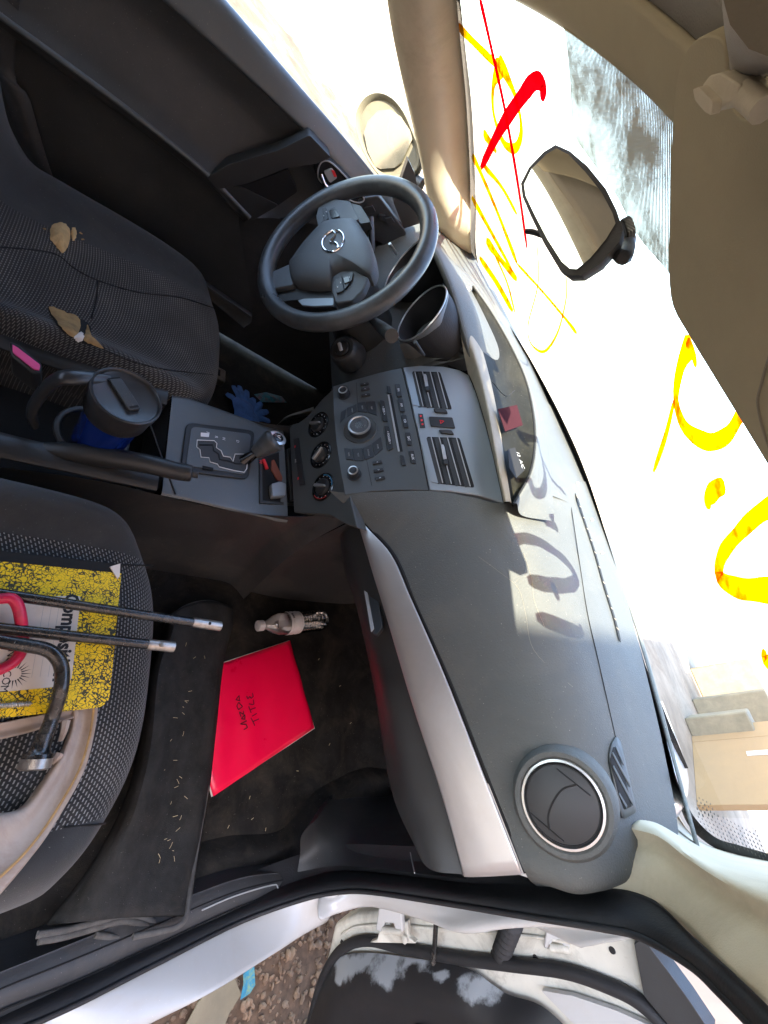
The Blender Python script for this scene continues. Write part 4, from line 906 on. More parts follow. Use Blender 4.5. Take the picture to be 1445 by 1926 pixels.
# ---- pillars, roof lining, header
LA = [(858,-60),(868,60),(880,190),(887,330),(889,480),(900,545)]; LI = [(722,-60),(740,60),(765,180),(792,300),(815,420),(850,540)]
la3 = [onws(*p, .004)[0] for p in LA]; li3 = [WX(*p, -.70+.05*i) if False else WX(*p, x) for i, (p, x) in enumerate(zip(LI, (-.655,-.67,-.69,-.70,-.715,-.72)))]
lm3 = [a.lerp(b,.45)+Vector((.018,-.018,-.004)) for a, b in zip(la3, li3)]; lo3 = [p+Vector((-.035,.03,.0)) for p in li3]
loft('windscreen_pillar', [la3, lm3, li3, lo3], 'beige', car, solid=.003, flip=True)
RA = [(1268,1512),(1288,1552),(1318,1582),(1370,1603),(1460,1622),(1560,1640)]; RB = [(1126,1671),(1180,1677),(1232,1697),(1290,1740),(1360,1812),(1450,1892)]
ra3 = [onws(*p, .005)[0] for p in RA]; rb3 = [WX(*p, .775) for p in RB]
RM = [(1165,1560),(1235,1600),(1290,1640),(1350,1680),(1430,1735),(1510,1790)]
RM[0] = (1168,1586)
rm3 = [WY(*p, y) for p, y in zip(RM, (.105,.07,.035,-.01,-.06,-.11))]
RS = [(1212,1533),(1245,1555),(1290,1590),(1345,1625),(1430,1660),(1520,1690)]; rs3 = [WY(*p, y) for p, y in zip(RS, (.16,.15,.10,.05,-.01,-.07))]
loft('windscreen_pillar', [ra3, rs3, rm3, rb3, [p+Vector((.02,.03,0)) for p in rb3]], 'beige', car, solid=.003, off=1)
HD = []
for s in (-1,-.75,-.5,-.25,0,.25,.5,.75,1):
    h = head(s); HD.append([h+Vector((0,.03,.0)), h+Vector((0,-.006,-.012)), h+Vector((0,-.035,-.010)), h+Vector((0,-.075,.002)), h+Vector((0,-.4,.045)), h+Vector((0,-1.2,.05)), h+Vector((0,-2.0,-.02))])
loft('header_trim', [q[:4] for q in HD], 'visor', car, nu=5, nv=3, solid=.01, off=1)
loft('roof_lining', [[p+Vector((0,0,.006)) for p in q[3:]] for q in HD], 'liner', car, nu=5, nv=3, solid=.02, off=1)
# outer roof skin and rails (keep sun out), rear shell
loft('roof', [[p+Vector((p.x*.12,0,.045)) for p in r] for r in HD], 'wpaint', car, nu=3, nv=3, solid=.004)
for sx in (-1,1):
    R0 = [Vector((sx*x,y,z)) for x,y,z in ((.63,-.25,1.05),(.655,-.40,1.09),(.665,-.7,1.11),(.665,-1.2,1.12),(.63,-2.0,1.08))]
    R1 = [Vector((sx*(abs(p.x)+.035), p.y+.02, p.z-.055)) for p in R0]
    loft('roof_rail', [[p+Vector((0,0,.06)) for p in R0], R0, R1, [p+Vector((sx*.03,0,.02)) for p in R1]], 'beige', car, solid=.004)
loft('centre_pillar', [[Vector(p) for p in r] for r in (((-.69,-.80,.7),(-.68,-.92,.7),(-.69,-1.0,.7)),((-.66,-.84,1.08),(-.65,-.94,1.08),(-.66,-1.0,1.08)))], 'beige', car, solid=.01)
loft('rear_panel', [[Vector((-.74,-2.2,0)),Vector((0,-2.2,0)),Vector((.74,-2.2,0))],[Vector((-.7,-2.1,.68)),Vector((0,-2.15,.7)),Vector((.7,-2.1,.68))]], 'black', car)
loft('rear_side_panel', [[Vector((-.74,-2.2,0)),Vector((-.75,-1.5,0)),Vector((-.75,-.7,0))],[Vector((-.70,-2.2,.70)),Vector((-.71,-1.5,.70)),Vector((-.70,-.7,.69))]], 'black', car)
loft('rear_side_panel', [[Vector((.74,-2.2,0)),Vector((.75,-1.7,0)),Vector((.75,-1.05,0))],[Vector((.70,-2.2,1.1)),Vector((.71,-1.7,1.1)),Vector((.70,-1.05,1.1))]], 'black', car)
loft('rear_bench', [[Vector((x,y,z)) for x in (-.6,-.3,0,.3,.6)] for y, z in ((-1.35,.05),(-1.35,.3),(-1.8,.3),(-1.95,.5),(-2.05,.85))], 'seats', car)
# seat belt of the driver
bp_ = [Vector((-.665,-.80,.95)), WX(0,60,-.665), WX(30,170,-.66), WX(70,300,-.655), WX(112,415,-.65), WX(130,470,-.64)]
bl = cr(bp_, 5); V = []; F = []
for p in bl: V += [p+Vector((0,-.022,-.004)), p+Vector((.004,.022,.004))]
for i in range(len(bl)-1): F.append((2*i,2*i+1,2*i+3,2*i+2))
mesh('seat_belt', V, F, 'trimd', car, solid=.0015)

# ---- sun visor (folded down at its outer end, underside seen) with its clip
VS = Fr((0,-.155,1.040), (1,0,0), (0,-.42,-1))
vpl = [(1445,895),(1395,812),(1330,705),(1288,635),(1258,580),(1250,520),(1250,440),(1252,330),(1258,200),(1268,130),(1292,85),(1322,72),(1345,82),(1352,110),(1354,150),(1362,200),(1390,232),(1398,200),(1412,168),(1440,150),(1500,200),(1600,340),(1700,560),(1640,900),(1560,1080)]
pv = [VS.px(p) for p in vpl]; pv = [tuple(q[:2]) for q in cr([Vector((a,b,0)) for a,b in pv], 3, True)]
vis = solid('sun_visor', VS.poly(pv, -.022, -.004), 'visor', car, bevel=.006, seg=4)
tube('visor_seam', [VS.pt(*VS.px(p), -.0035) for p in ((1445,650),(1425,720),(1418,770),(1445,860),(1500,950))], .0012, 'liner', vis, sec=5)
ck = Fr(WZ(1372,172,1.09), (1,0,0), (-.2,-.6,-1))
clip = solid('visor_clip', ck.poly(rpoly([ck.px(p) for p in ((1328,158),(1342,140),(1362,135),(1398,158),(1392,186),(1372,196),(1352,210),(1328,184))], .15), -.012, .002), 'beige', car, bevel=.003)
solid('clip_jaw', ck.poly(rpoly([ck.px(p) for p in ((1326,163),(1338,158),(1366,186),(1362,212),(1350,206),(1330,184))], .2), .002, .007), 'beige', clip, bevel=.002)
tube('visor_rod', [ck.pt(*ck.px((1385,178)), -.004), ck.pt(*ck.px((1420,210)), -.004)], .0065, 'beige', clip, sm=1)
tube('overhead_console', [WZ(1446,-20,1.10), WZ(1420,60,1.105), WZ(1405,120,1.108), WZ(1396,165,1.10)], [.03,.022,.014,.010], 'liner', car, sec=12, flat=.5)

# ---- interior mirror
IM = Fr((-.05,-.12,1.0), (1,-.06,0), (-.06,-1,.03))
mo = [(980,345),(995,315),(1022,286),(1045,272),(1072,284),(1105,312),(1140,355),(1160,395),(1172,432),(1165,455),(1130,495),(1095,517),(1070,518),(1052,505),(1022,455),(998,405),(983,370)]
mg = [(986,347),(1000,318),(1028,290),(1047,279),(1070,291),(1100,322),(1132,362),(1152,400),(1158,420),(1140,450),(1110,486),(1085,506),(1072,505),(1057,492),(1030,450),(1005,402),(989,368)]
mpl = [IM.px(p) for p in mo]
lv = ((1.0,0.),(1.0,-.006),(.97,-.016),(.8,-.03),(.45,-.038),(.1,-.04)); mcx = sum(p[0] for p in mpl)/len(mpl); mcy = sum(p[1] for p in mpl)/len(mpl)
V = []; F = []; K_ = len(mpl)
for s_, h_ in lv: V += [IM.pt((p[0]-mcx)*s_+mcx, (p[1]-mcy)*s_+mcy, h_) for p in mpl]
for j in range(len(lv)-1):
    for i in range(K_): F.append((j*K_+i, j*K_+(i+1)%K_, (j+1)*K_+(i+1)%K_, (j+1)*K_+i))
F.append(tuple(range(K_)))
im = mesh('rear_view_mirror', V, F, 'rubber', car, sharp=30)
solid('mirror_glass', IM.poly([IM.px(p, .0015) for p in mg], .0003, .0015), 'mirror', im)
tube('dip_tab', [IM.pt(*IM.px((1018,438)), -.006), IM.pt(*IM.px((1003,435)), -.002), IM.pt(*IM.px((990,437)), .002)], [.005,.006,.005], 'rubber', im, sec=10, flat=.6)
q = onws(1183,452, .0)[0]
tube('mirror_arm', [IM.pt(*IM.px((1150,455)), -.02), IM.pt(*IM.px((1168,462)), -.02), q], [.007,.009,.010], 'rubber', im, sec=14)
q2 = onws(1183,450,.001); MF = Fr(q2[0], (1,0,0), q2[1]); a_ = [MF.px(p) for p in ((1176,418),(1184,404),(1190,408),(1198,430),(1197,465),(1189,492),(1178,486),(1170,468))]
solid('mirror_foot', MF.poly(a_, 0, .012), 'rubber', im, bevel=.002)

# ---- exterior driver mirror
EF = Fr((-.90,.26,.72), (1,.75,0), (.62,-.78,.05))
eo_ = [(668,232),(672,205),(688,182),(712,174),(738,184),(760,210),(776,245),(790,285),(786,322),(752,338),(720,336),(694,305),(676,268)]
eg = [(685,250),(692,228),(712,208),(735,206),(755,220),(772,246),(776,262),(756,305),(742,316),(716,318),(706,314),(692,285)]
epl = [EF.px(p) for p in eo_]; mcx = sum(p[0] for p in epl)/len(epl); mcy = sum(p[1] for p in epl)/len(epl); V = []; F = []; epl = [tuple(q[:2]) for q in cr([Vector((a,b,0)) for a,b in epl], 3, True)]; K_ = len(epl)
for s_, h_ in ((.86,-.008),(.9,.0),(.97,.006),(1.0,.0),(1.0,-.012),(.95,-.04),(.75,-.08),(.4,-.1),(.1,-.105)): V += [EF.pt((p[0]-mcx)*s_+mcx, (p[1]-mcy)*s_+mcy, h_) for p in epl]
for j in range(8):
    for i in range(K_): F.append((j*K_+i, j*K_+(i+1)%K_, (j+1)*K_+(i+1)%K_, (j+1)*K_+i))
F.append(tuple(range(K_)))
em = mesh('door_mirror', V, F, 'mhouse', car, sharp=60)
solid('mirror_glass', EF.poly([EF.px(p) for p in eg], -.004, .001), 'dirty_mirror', em)
tube('mirror_stalk', [EF.pt(*EF.px((765,330)), -.02), EF.pt(*EF.px((790,345)), -.02)], .02, 'black', em, sec=10, sm=1)

# ---- seats
def seat(name, xc, hw, yf, z0, lo, hi, wv, par, rise=.03, bound=None):
    def warp(u, y):
        if bound is None: return u
        K = bound
        if y <= K[0][0]: L = K[0][1]
        elif y >= K[-1][0]: L = K[-1][1]
        else:
            for (a, b), (c, d) in zip(K, K[1:]):
                if a <= y <= c: L = b+(d-b)*(y-a)/(c-a); break
        return -1+(u+1)*(L+1)/(lo0+1) if u <= lo0 else L+(u-lo0)*(1-L)/(1-lo0)
    lo0 = -1+2*round((lo+1)*14)/28
    lo = lo0-.001
    nu = 28; rows = []
    prof = [(.012,.04),(.0,.10),(-.006,.16),(-.004,.21),(.006,.245),(.022,.268),(.05,.281),(.09,.286),(.16,.287),(.24,.283),(.32,.278),(.40,.276),(.46,.285),(.50,.33),(.53,.42),(.56,.55),(.60,.75)]
    V = []; us = [-1+2*i/nu for i in range(nu+1)]
    us = [-1.0,-1.0]+us[1:-1]+[1.0,1.0]
    for j, (dy, zz) in enumerate(prof):
        for i, u in enumerate(us):
            au = abs(u); edge_ = i in (0, len(us)-1)
            fr = .10*au**3.2; y = yf-fr*(1 if dy < .2 else max(0,1-(dy-.2)*4))-dy+ (0)
            x = xc+hw*warp(u, y)
            bol = rise*math.exp(-((au-.84)/.13)**2) if dy > .02 else 0
            rnd = -.03*max(0,(au-.88)/.12)**2
            zt = zz-.281+z0
            if dy <= .45: z = zt+bol+rnd*(1 if dy > .02 else 0)
            else: y += 1.1*bol; z = zt
            if edge_: z = min(z-.10, .12) if dy < .45 else z; x = xc+hw*u*.97
            if j == 0: z = .05
            V.append(Vector((x, y, max(z,.03))))
    w = len(us); F = []; fm = []
    for j in range(len(prof)-1):
        for i in range(w-1):
            F.append((j*w+i, j*w+i+1, (j+1)*w+i+1, (j+1)*w+i)); um = (us[i]+us[i+1])/2
            fm.append(1 if (lo < um < hi and 1 <= j) else 0)
    F = [f[::-1] for f in F]
    # distance along the profile gives the weave its rows
    s = 0; uv = []; 
    for j in range(len(prof)):
        if j: s += math.hypot(prof[j][0]-prof[j-1][0], prof[j][1]-prof[j-1][1])
        for i in range(w): uv.append((V[j*w+i].x, s))
    return mesh(name, V, F, None, par, sharp=80, uv=uv, mats=['seats', wv], fm=fm, sub=2)
ps = seat('passenger_seat', .415, .255, -.335, .292, -.66, .68, 'weave', car)
dsq = seat('driver_seat', -.335, .235, -.235, .275, -.5, 1.1, 'weaved', car, .028, [(-.80,-.10),(-.62,-.28),(-.50,-.42),(-.42,-.50),(-.30,-.56)])
dep = bpy.context.evaluated_depsgraph_get()
def bv(o): 
    bpy.context.view_layer.update(); d = bpy.context.evaluated_depsgraph_get(); return BVHTree.FromObject(o.evaluated_get(d), d)
sb = bv(dsq); pb_ = bv(ps)
def cast(b, px, py, off, fz=.28):
    d = ray(px, py).normalized(); h = b.ray_cast(CAM, d)
    if h[0] is None: return WZ(px, py, fz)
    nn = h[1]; nn = nn if nn.dot(d) < 0 else -nn
    return h[0]+nn*off
def patch(name, b, pts, mt, par, off=.001, bulge=.0, label=None):
    """thin torn patch that follows the surface under it, domed in the middle"""
    cx = sum(p[0] for p in pts)/len(pts); cy = sum(p[1] for p in pts)/len(pts)
    pp = [(v.x+random.uniform(-1.1,1.1), v.y+random.uniform(-1.1,1.1)) for v in cr([Vector((a,c,0)) for a,c in pts], 5, True)]; K = len(pp); V = []; F = []
    lv = (1.,.8,.55,.3,.08)
    for s in lv:
        for a, c in pp: V.append(cast(b, cx+(a-cx)*s, cy+(c-cy)*s, off+bulge*(1-s*s)))
    for j in range(len(lv)-1):
        for i in range(K): F.append((j*K+i, j*K+(i+1)%K, (j+1)*K+(i+1)%K, (j+1)*K+i))
    F.append(tuple((len(lv)-1)*K+i for i in range(K)))
    o = mesh(name, V, F, mt, par, sharp=180)
    if label: o['label'] = label
    return o
patch('torn_foam', sb, [(98,425),(115,420),(128,428),(132,450),(125,470),(117,478),(105,465),(94,448)], 'foam', dsq, .002, .010, 'tan foam bursting through the bolster')
for q_ in ((82,432),(151,440),(155,452)): patch('loose_thread', sb, [(q_[0]-2,q_[1]-1),(q_[0]+1,q_[1]-2.5),(q_[0]+4,q_[1]+1),(q_[0],q_[1]+1)], 'foamd', dsq, .002, .001)
patch('torn_foam', sb, [(135,430),(142,432),(143,448),(137,455),(134,445)], 'foam', dsq, .002, .003)
patch('seat_tear', sb, [(90,577),(120,586),(150,600),(168,612),(176,640),(202,658),(170,650),(145,640),(118,625),(102,605)], 'deep', dsq, .0015, 0)
patch('torn_foam', sb, [(92,578),(120,588),(149,600),(148,625),(140,637),(118,622),(104,604)], 'foamd', dsq, .003, .004)
patch('torn_foam', sb, [(164,613),(172,635),(195,656),(170,648),(157,640),(160,628)], 'foamd', dsq, .003, .003)
patch('torn_foam', sb, [(140,634),(152,628),(158,636),(152,644),(143,642)], 'papern', dsq, .0035, .002)
for P in ([(184,528),(182,560),(172,600)], [(0,465),(60,470),(108,480),(140,505),(185,528),(260,550),(340,560),(405,580)], [(200,660),(250,680),(310,695),(400,705)]):
    tube('seat_seam', [cast(sb, *p, .0006) for p in P], .0012, 'deep', dsq, sec=5)
for P in ([(0,1062),(120,1060),(225,1062),(290,1064)], [(120,1556),(175,1552),(198,1549)]):
    tube('seat_seam', [cast(pb_, *p, .0006) for p in P], .0012, 'deep', ps, sec=5)
# buckle on its stalk
bk = thing_ = solid('buckle', Fr(WZ(45,668,.30),(1,0,0),(.1,-.2,1)).poly([Fr(WZ(45,668,.30),(1,0,0),(.1,-.2,1)).px(p) for p in ((18,640),(36,648),(80,684),(78,700),(62,702),(20,668))], -.05, .0), 'black', dsq, bevel=.003)
bf = Fr(WZ(45,668,.30),(1,0,0),(.1,-.2,1)); solid('release_button', bf.poly(rpoly([bf.px(p) for p in ((24,650),(34,656),(76,688),(74,698),(64,696),(24,664))], .12), .0, .003), 'pinkb', bk, bevel=.001)
# seat runner of the driver seat
rl = thing_ = solid('seat_runner', Fr((0,0,0),(1,0,0),(0,0,1)).box(-.53,-.48,-.30,-.12,.015,.045), 'metal', dsq, bevel=.004)
solid('runner_slot', Fr((0,0,0),(1,0,0),(0,0,1)).box(-.517,-.493,-.24,-.14,.045,.047), 'deep', rl)

# ---- handbrake
hA = WX(140,852,.085); hB = WX(362,891,.10); hM = hA.lerp(hB,.5)+Vector((0,0,.006)); d = (hB-hA).normalized()
hbk = tube('handbrake', [hA-d*.05+Vector((0,0,-.012)), hA, hM, hB-d*.03, hB-d*.004, hB], [.012,.016,.0165,.0158,.0150,.011], 'black', car, sec=20)
tube('release_button', [hB-d*.002, hB+d*.010], .0068, 'trimd', hbk, sec=14, sm=1)
tube('grip_seam', [hB-d*.012+Vector((.0150*math.cos(a),0,.0150*math.sin(a))) for a in [i*math.pi/10 for i in range(20)]], .0008, 'deep', hbk, closed=True, sm=0, sec=5)
solid('handbrake_slot', Fr((0,0,0),(1,0,0),(0,0,1)).box(.075,.108,-.50,-.385,.262,.270), 'deep', car)
tube('console_contour', [CP.pt(*CP.px(p), .0015) for p in ((268,786),(282,800),(300,850),(330,930))], .0016, 'black', car, sec=6)

# ---- passenger sill, weatherstrip, body side
up_ = [(-40,1850),(0,1833),(162,1768),(300,1712),(450,1655),(560,1640),(640,1628)]
ou_ = [(-40,1950),(0,1914),(120,1868),(280,1795),(450,1715),(570,1668),(650,1650)]
s1 = [WZ(*p, .085) for p in up_]; s2 = [WZ(*p, .095) for p in [(a[0]*.5+b[0]*.5,a[1]*.5+b[1]*.5) for a,b in zip(up_,ou_)]]; s3 = [WZ(*p, .085) for p in ou_]
inn = [Vector((p.x-.02,p.y,.0)) for p in s1]
sill = loft('sill_plate', [inn, [p+Vector((-.004,0,-.01)) for p in s1], s1, s2, s3, [p+Vector((.006,0,-.02)) for p in s3]], 'trimd', car, sharp=35)
for k_ in (.3,.55,.8):
    tube('sill_groove', [a.lerp(b, k_)+Vector((0,0,.008)) for a, b in zip(s1, s3)], .0014, 'deep', sill, sec=5)
tube('scuff_outline', [WZ(*p, .098) for p in ((380,1712),(440,1686),(510,1640+25),(522,1668),(520,1690),(470,1715),(400,1745))], .0012, 'grey', sill, sec=5)
# footwell kick panel
kp = [[WX(*p, x) for p, x in zip(r, xs)] for r, xs in (
 (((560,1640),(640,1628),(780,1642),(880,1654)), (.775,.772,.768,.765)),
 (((565,1605),(650,1560),(745,1500),(800,1560)), (.745,.735,.73,.745)),
 (((568,1570),(620,1505),(690,1472),(740,1458)), (.70,.69,.68,.69)))]
loft('kick_panel', [kp[0], kp[1], kp[2], [p+Vector((-.01,.06,-.03)) for p in kp[2]]], 'trimd', car, flip=False)
tube('panel_joint', [WX(*p, .755) for p in ((771,1598),(775,1620),(780,1642))], .001, 'grey', car, sec=5)
cedge = [WZ(*p, .035) for p in ((360,1625),(450,1600),(540,1590),(580,1555),(620,1505),(690,1472),(745,1455))]
loft('carpet_edge', [[p+Vector((-.03,-.01,-.035)) for p in cedge], cedge, [p+Vector((.03,.01,.0)) for p in cedge], [p+Vector((.10,.02,-.03)) for p in cedge]], 'carpet', car)
# weatherstrip round the door opening
u_ = [(-40,1915),(0,1900),(120,1855),(280,1785),(450,1702),(560,1658),(640,1640),(780,1652),(880,1664),(1000,1668),(1125,1678),(1230,1706),(1320,1788),(1400,1862),(1500,1960)]
l_ = [(-40,1955),(30,1936),(150,1884),(300,1808),(455,1731),(570,1690),(640,1676),(700,1676),(850,1698),(1000,1722),(1130,1742),(1200,1758),(1290,1808),(1345,1858),(1420,1935)]
xs = [.80,.80,.80,.80,.80,.795,.79,.785,.782,.78,.78,.78,.78,.78,.78]
ua = [WX(*p, x-.003) for p, x in zip(u_, xs)]; lb = [WX(*p, x+.012) for p, x in zip(l_, xs)]; mb = [a.lerp(b,.6)+Vector((-.004,-.008,.004)) for a, b in zip(ua, lb)]
wst = loft('weatherstrip', [[p+(Vector((-.035,.03,-.02)) if i < 9 else Vector((-.004,.016,-.008))) for i, p in enumerate(ua)], [p+Vector((-.003,.008,-.004)) for p in ua], ua, mb, lb, [p+Vector((.006,.014,-.008)) for p in lb]], 'rubber', car, sharp=50)
tube('strip_bead', [p+Vector((.001,-.003,.002)) for p in lb], .0035, 'rubber', wst, sec=8)
# white body side
bo_ = [(100,2010),(200,1955),(300,1905),(400,1856),(500,1795),(560,1755),(603,1730)]
lbs = [WX(*p, .818) for p in ((-40,1965),(58,1926),(160,1884),(300,1812),(455,1735),(570,1694),(640,1680))]
bo = [WX(*p, .865) for p in bo_]
bs = loft('rocker_panel', [lbs, [a.lerp(b,.12)+Vector((-.004,0,.004)) for a, b in zip(lbs,bo)], [a.lerp(b,.8)+Vector((.004,0,.010)) for a, b in zip(lbs,bo)], bo, [p+Vector((-.01,0,-.05)) for p in bo]], 'wpaint', car, sharp=60, solid=.003)
tube('rust_line', [p+Vector((-.002,-.002,.002)) for p in [a.lerp(b,.93) for a, b in zip(lbs,bo)][1:]], .0014, MT['foamd'], bs, sec=5)
u2 = [(600,1690),(640,1681),(700,1681),(850,1702),(1000,1726),(1130,1747),(1205,1762)]; l2 = [(604,1728),(640,1712),(700,1700),(790,1722),(870,1748),(960,1722),(1090,1775)]
U2 = [WX(*p, .82) for p in u2]; L2 = [WX(*p, .845) for p in l2]
loft('hinge_pillar', [U2, [a.lerp(b,.5)+Vector((0,-.006,0)) for a, b in zip(U2,L2)], L2, [p+Vector((-.02,.05,-.01)) for p in L2]], 'wpaint', car, solid=.003)
loft('pillar_gap', [[p+Vector((-.01,.06,0)) for p in U2], [p+Vector((-.0,.075,-.02)) for p in L2]], 'deep', car)

# ---- the open passenger door
PD = Fr((1.0,.235,.3), (1,.10,0), (.10,-1,.0))
def pp(pts, n0, n1, r=.0, f=PD):
    pl = [f.px(p) for p in pts]; pl = rpoly(pl, r) if r else pl; return f.poly(pl, n0, n1)
pdo = mesh('passenger_door', *pp([(612,1800),(625,1740),(665,1722),(720,1716),(860,1722),(1000,1738),(1130,1745),(1196,1772),(1208,1862),(1250,1926),(1500,2150),(500,2150),(580,1900)], -.06, -.006), 'dpaint', car, bevel=.01, seg=3)
lines = [(630,1800),(660,1775),(700,1768),(760,1782),(860,1800),(960,1812),(1060,1824),(1140,1850),(1200,1880),(1260,1935)]
lo_ = [(p[0], p[1]+17) for p in lines]
tube('door_seal', [PD.pt(*PD.px(p), .002) for p in [(585,1926),(605,1850)]+lines], .010, 'rubber', pdo, sec=12)
tube('edge_crease', [PD.pt(*PD.px(p), -.004) for p in ((640,1760),(670,1745),(740,1742),(850,1752),(960,1760),(1080,1775))], .003, 'dpaint', pdo, sec=8)
# trim panel with weathered patches
tp = [(575,1930),(592,1880),(615,1830),(645,1796),(700,1790),(780,1800),(880,1818),(930,1850),(960,1868),(1020,1888),(1080,1940)]
T3 = [PD.pt(*PD.px(p), .004) for p in tp]; C3_ = cr(T3, 5); K = len(C3_); lowd = Vector((.30,.03,-.02))
V = []; F = []; R_ = 16
cen = PD.pt(*PD.px((830,2120)), .02)
for j in range(R_+1):
    t = j/R_
    for p in C3_: q = p.lerp(cen, t*.8); q = q+PD.n*(.022*math.sin(min(1,t*3)*math.pi/2)+.006*math.sin(t*9)); V.append(q)
for j in range(R_):
    for i in range(K-1): F.append((j*K+i, j*K+i+1, (j+1)*K+i+1, (j+1)*K+i))
tpn = mesh('door_trim_panel', V, [f[::-1] for f in F], 'worn', pdo, sharp=80)
at = tpn.data.attributes.new('wear', 'FLOAT', 'POINT')
spots = [((655,1815),30),((680,1810),22),((725,1830),34),((745,1805),26),((700,1800),18),((800,1815),16),((830,1835),18),((900,1860),34),((930,1868),24),((870,1850),18),((640,1840),16),((780,1805),14),((912,1880),14)]
for i, v in enumerate(V):
    d_ = v-CAM; w_ = ROWF.dot(d_); x_ = PPX+FOC*ROWX.dot(d_)/w_; y_ = PPY+FOC*ROWY.dot(d_)/w_
    at.data[i].value = max(0., max(1-math.hypot(x_-s[0][0], y_-s[0][1])/s[1]/1.7 for s in spots)*1.0+.0)
tube('trim_groove', [PD.pt(*PD.px(p), .030) for p in ((800,1905),(860,1915),(920,1930))], .002, 'deep', tpn, sec=5)
# hinges
for q in ((735,1735),(1050,1768)):
    hx = q[0]; hy = q[1]
    hF = Fr(WX(hx, hy, .90), (1,.2,0), (.15,-1,.2))
    def hq(dx, dy): return hF.px((hx+dx, hy+dy))
    h_ = solid('door_hinge', hF.poly([hq(-22,-30),(hq(20,-28)),hq(24,18),hq(12,20),hq(6,2),hq(-10,0),hq(-18,18),hq(-28,14)], -.012, .002), 'wpaint', car, bevel=.003)
    solid('hinge_leaf', hF.poly([hq(-30,38),hq(-22,8),hq(-6,6),hq(-2,24),hq(10,26),hq(12,6),hq(28,4),hq(30,34),hq(44,46),hq(-44,44)], -.022, -.008), 'dpaint', h_, bevel=.003)
    tube('hinge_pin', [hF.pt(*hq(-14,14),.0), hF.pt(*hq(22,18),.0)], .006, 'dpaint', h_, sec=12, sm=1)
    solid('hinge_bolt', hF.lathe(*hq(24,34), [(.008,-.008),(.008,-.002),(.005,.0)], 6), 'dpaint', h_)
tube('door_check', [WX(822,1690,.83), WX(820,1740,.88), WX(817,1790,.94), WX(815,1812,.96)], .0048, 'steel', pdo, sec=10)
solid('check_rivet', Fr(WX(828,1706,.85),(1,0,0),(.1,-1,.1)).lathe(0,0,[(.006,-.006),(.006,.002),(.003,.003)],14), 'white', pdo)
a = WX(966,1732,.86); b = WX(938,1806,.95); P = [a.lerp(b, i/40) for i in range(41)]
tube('wiring_boot', P, [.0135+.0035*math.sin(i*1.25) for i in range(41)], 'rubber', pdo, sec=16, sm=0)
for q in ((1150,1792),(1005,1806),(640,1775)): f_ = Fr(PD.pt(*PD.px(q),-.006), (1,0,0), PD.n); solid('drain_plug', f_.lathe(0,0,[(.005,0),(.004,.002),(.001,.002)],12), 'rubber', pdo)
# mirror sail of the open door
solid('mirror_sail', pp([(1196,1766),(1205,1760),(1225,1772),(1262,1820),(1300,1872),(1345,1940),(1300,1960),(1250,1905),(1214,1862)], -.02, .012, .04), 'black', pdo, bevel=.004)
# white strip of the door face under the window line
solid('door_face', pp([(1020,1858),(1080,1868),(1160,1895),(1230,1926),(1260,1960),(1120,1960)], -.002, .006, .05), 'wpaint', pdo, bevel=.002)

# ================================================================= LOOSE THINGS
# travel mug
mc = WX(240,745,.045); mug = thing('travel_mug', 'blue travel mug with black flip lid and handle in the console cup holder', 'mug', (mc.x,mc.y,mc.z-.17))
Mf = Fr(mc, (1,0,0), (.02,-.03,1))
solid('mug_body', Mf.lathe(0,0,[(0.0356,-.17),(0.0378,-.14),(0.0410,-.06),(0.0432,-.03),(0.0432,-.028)],48), 'mugb', mug)
solid('mug_collar', Mf.lathe(0,0,[(0.0443,-.05),(0.0459,-.048),(0.0470,-.02),(0.0475,-.012)],48), 'mugl', mug)
lid = solid('mug_lid', Mf.lathe(0,0,[(0.0470,-.014),(0.0497,-.012),(0.0505,-.003),(0.0499,.001),(0.0475,.0022),(0.0459,.001),(0.0448,-.003),(0.0421,-.0045),(0.0011,-.0045)],56), 'mugl', mug)
a0 = Mf.px((217,712)); a1 = Mf.px((255,770)); dv = Vector((a1[0]-a0[0], a1[1]-a0[1])).normalized(); pw = Vector((-dv.y, dv.x))*.0095
A_ = Vector(a0); B_ = Vector(a1)
solid('flip_tab', Mf.poly(rpoly([tuple(A_+pw),tuple(A_-pw),tuple(B_-pw),tuple(B_+pw)], .12), -.0045, .0005), 'trimd', lid, bevel=.0015)
solid('tab_slot', Mf.poly([tuple(A_+pw*1.1-dv*.004),tuple(A_-pw*1.1-dv*.004),tuple(A_-pw*1.1+dv*.001),tuple(A_+pw*1.1+dv*.001)], -.0043, -.0035), 'deep', lid)
solid('drink_hole', Mf.poly([tuple(B_+pw*.7-dv*.006),tuple(B_-pw*.7-dv*.006),tuple(B_-pw*.7-dv*.003),tuple(B_+pw*.7-dv*.003)], .0, .0012), 'deep', lid)
hd = [Mf.pt(*Mf.px((172,735)),-.01), WX(140,710,.045), WX(105,715,.045), WX(75,745,.045), WX(60,775,.045), WX(66,800,.045)]
tube('mug_handle', [Mf.pt(-.0425,-.006,-.016), *hd[1:]], [.010,.0115,.012,.012,.011,.009], 'mugl', mug, sec=16, flat=.65)

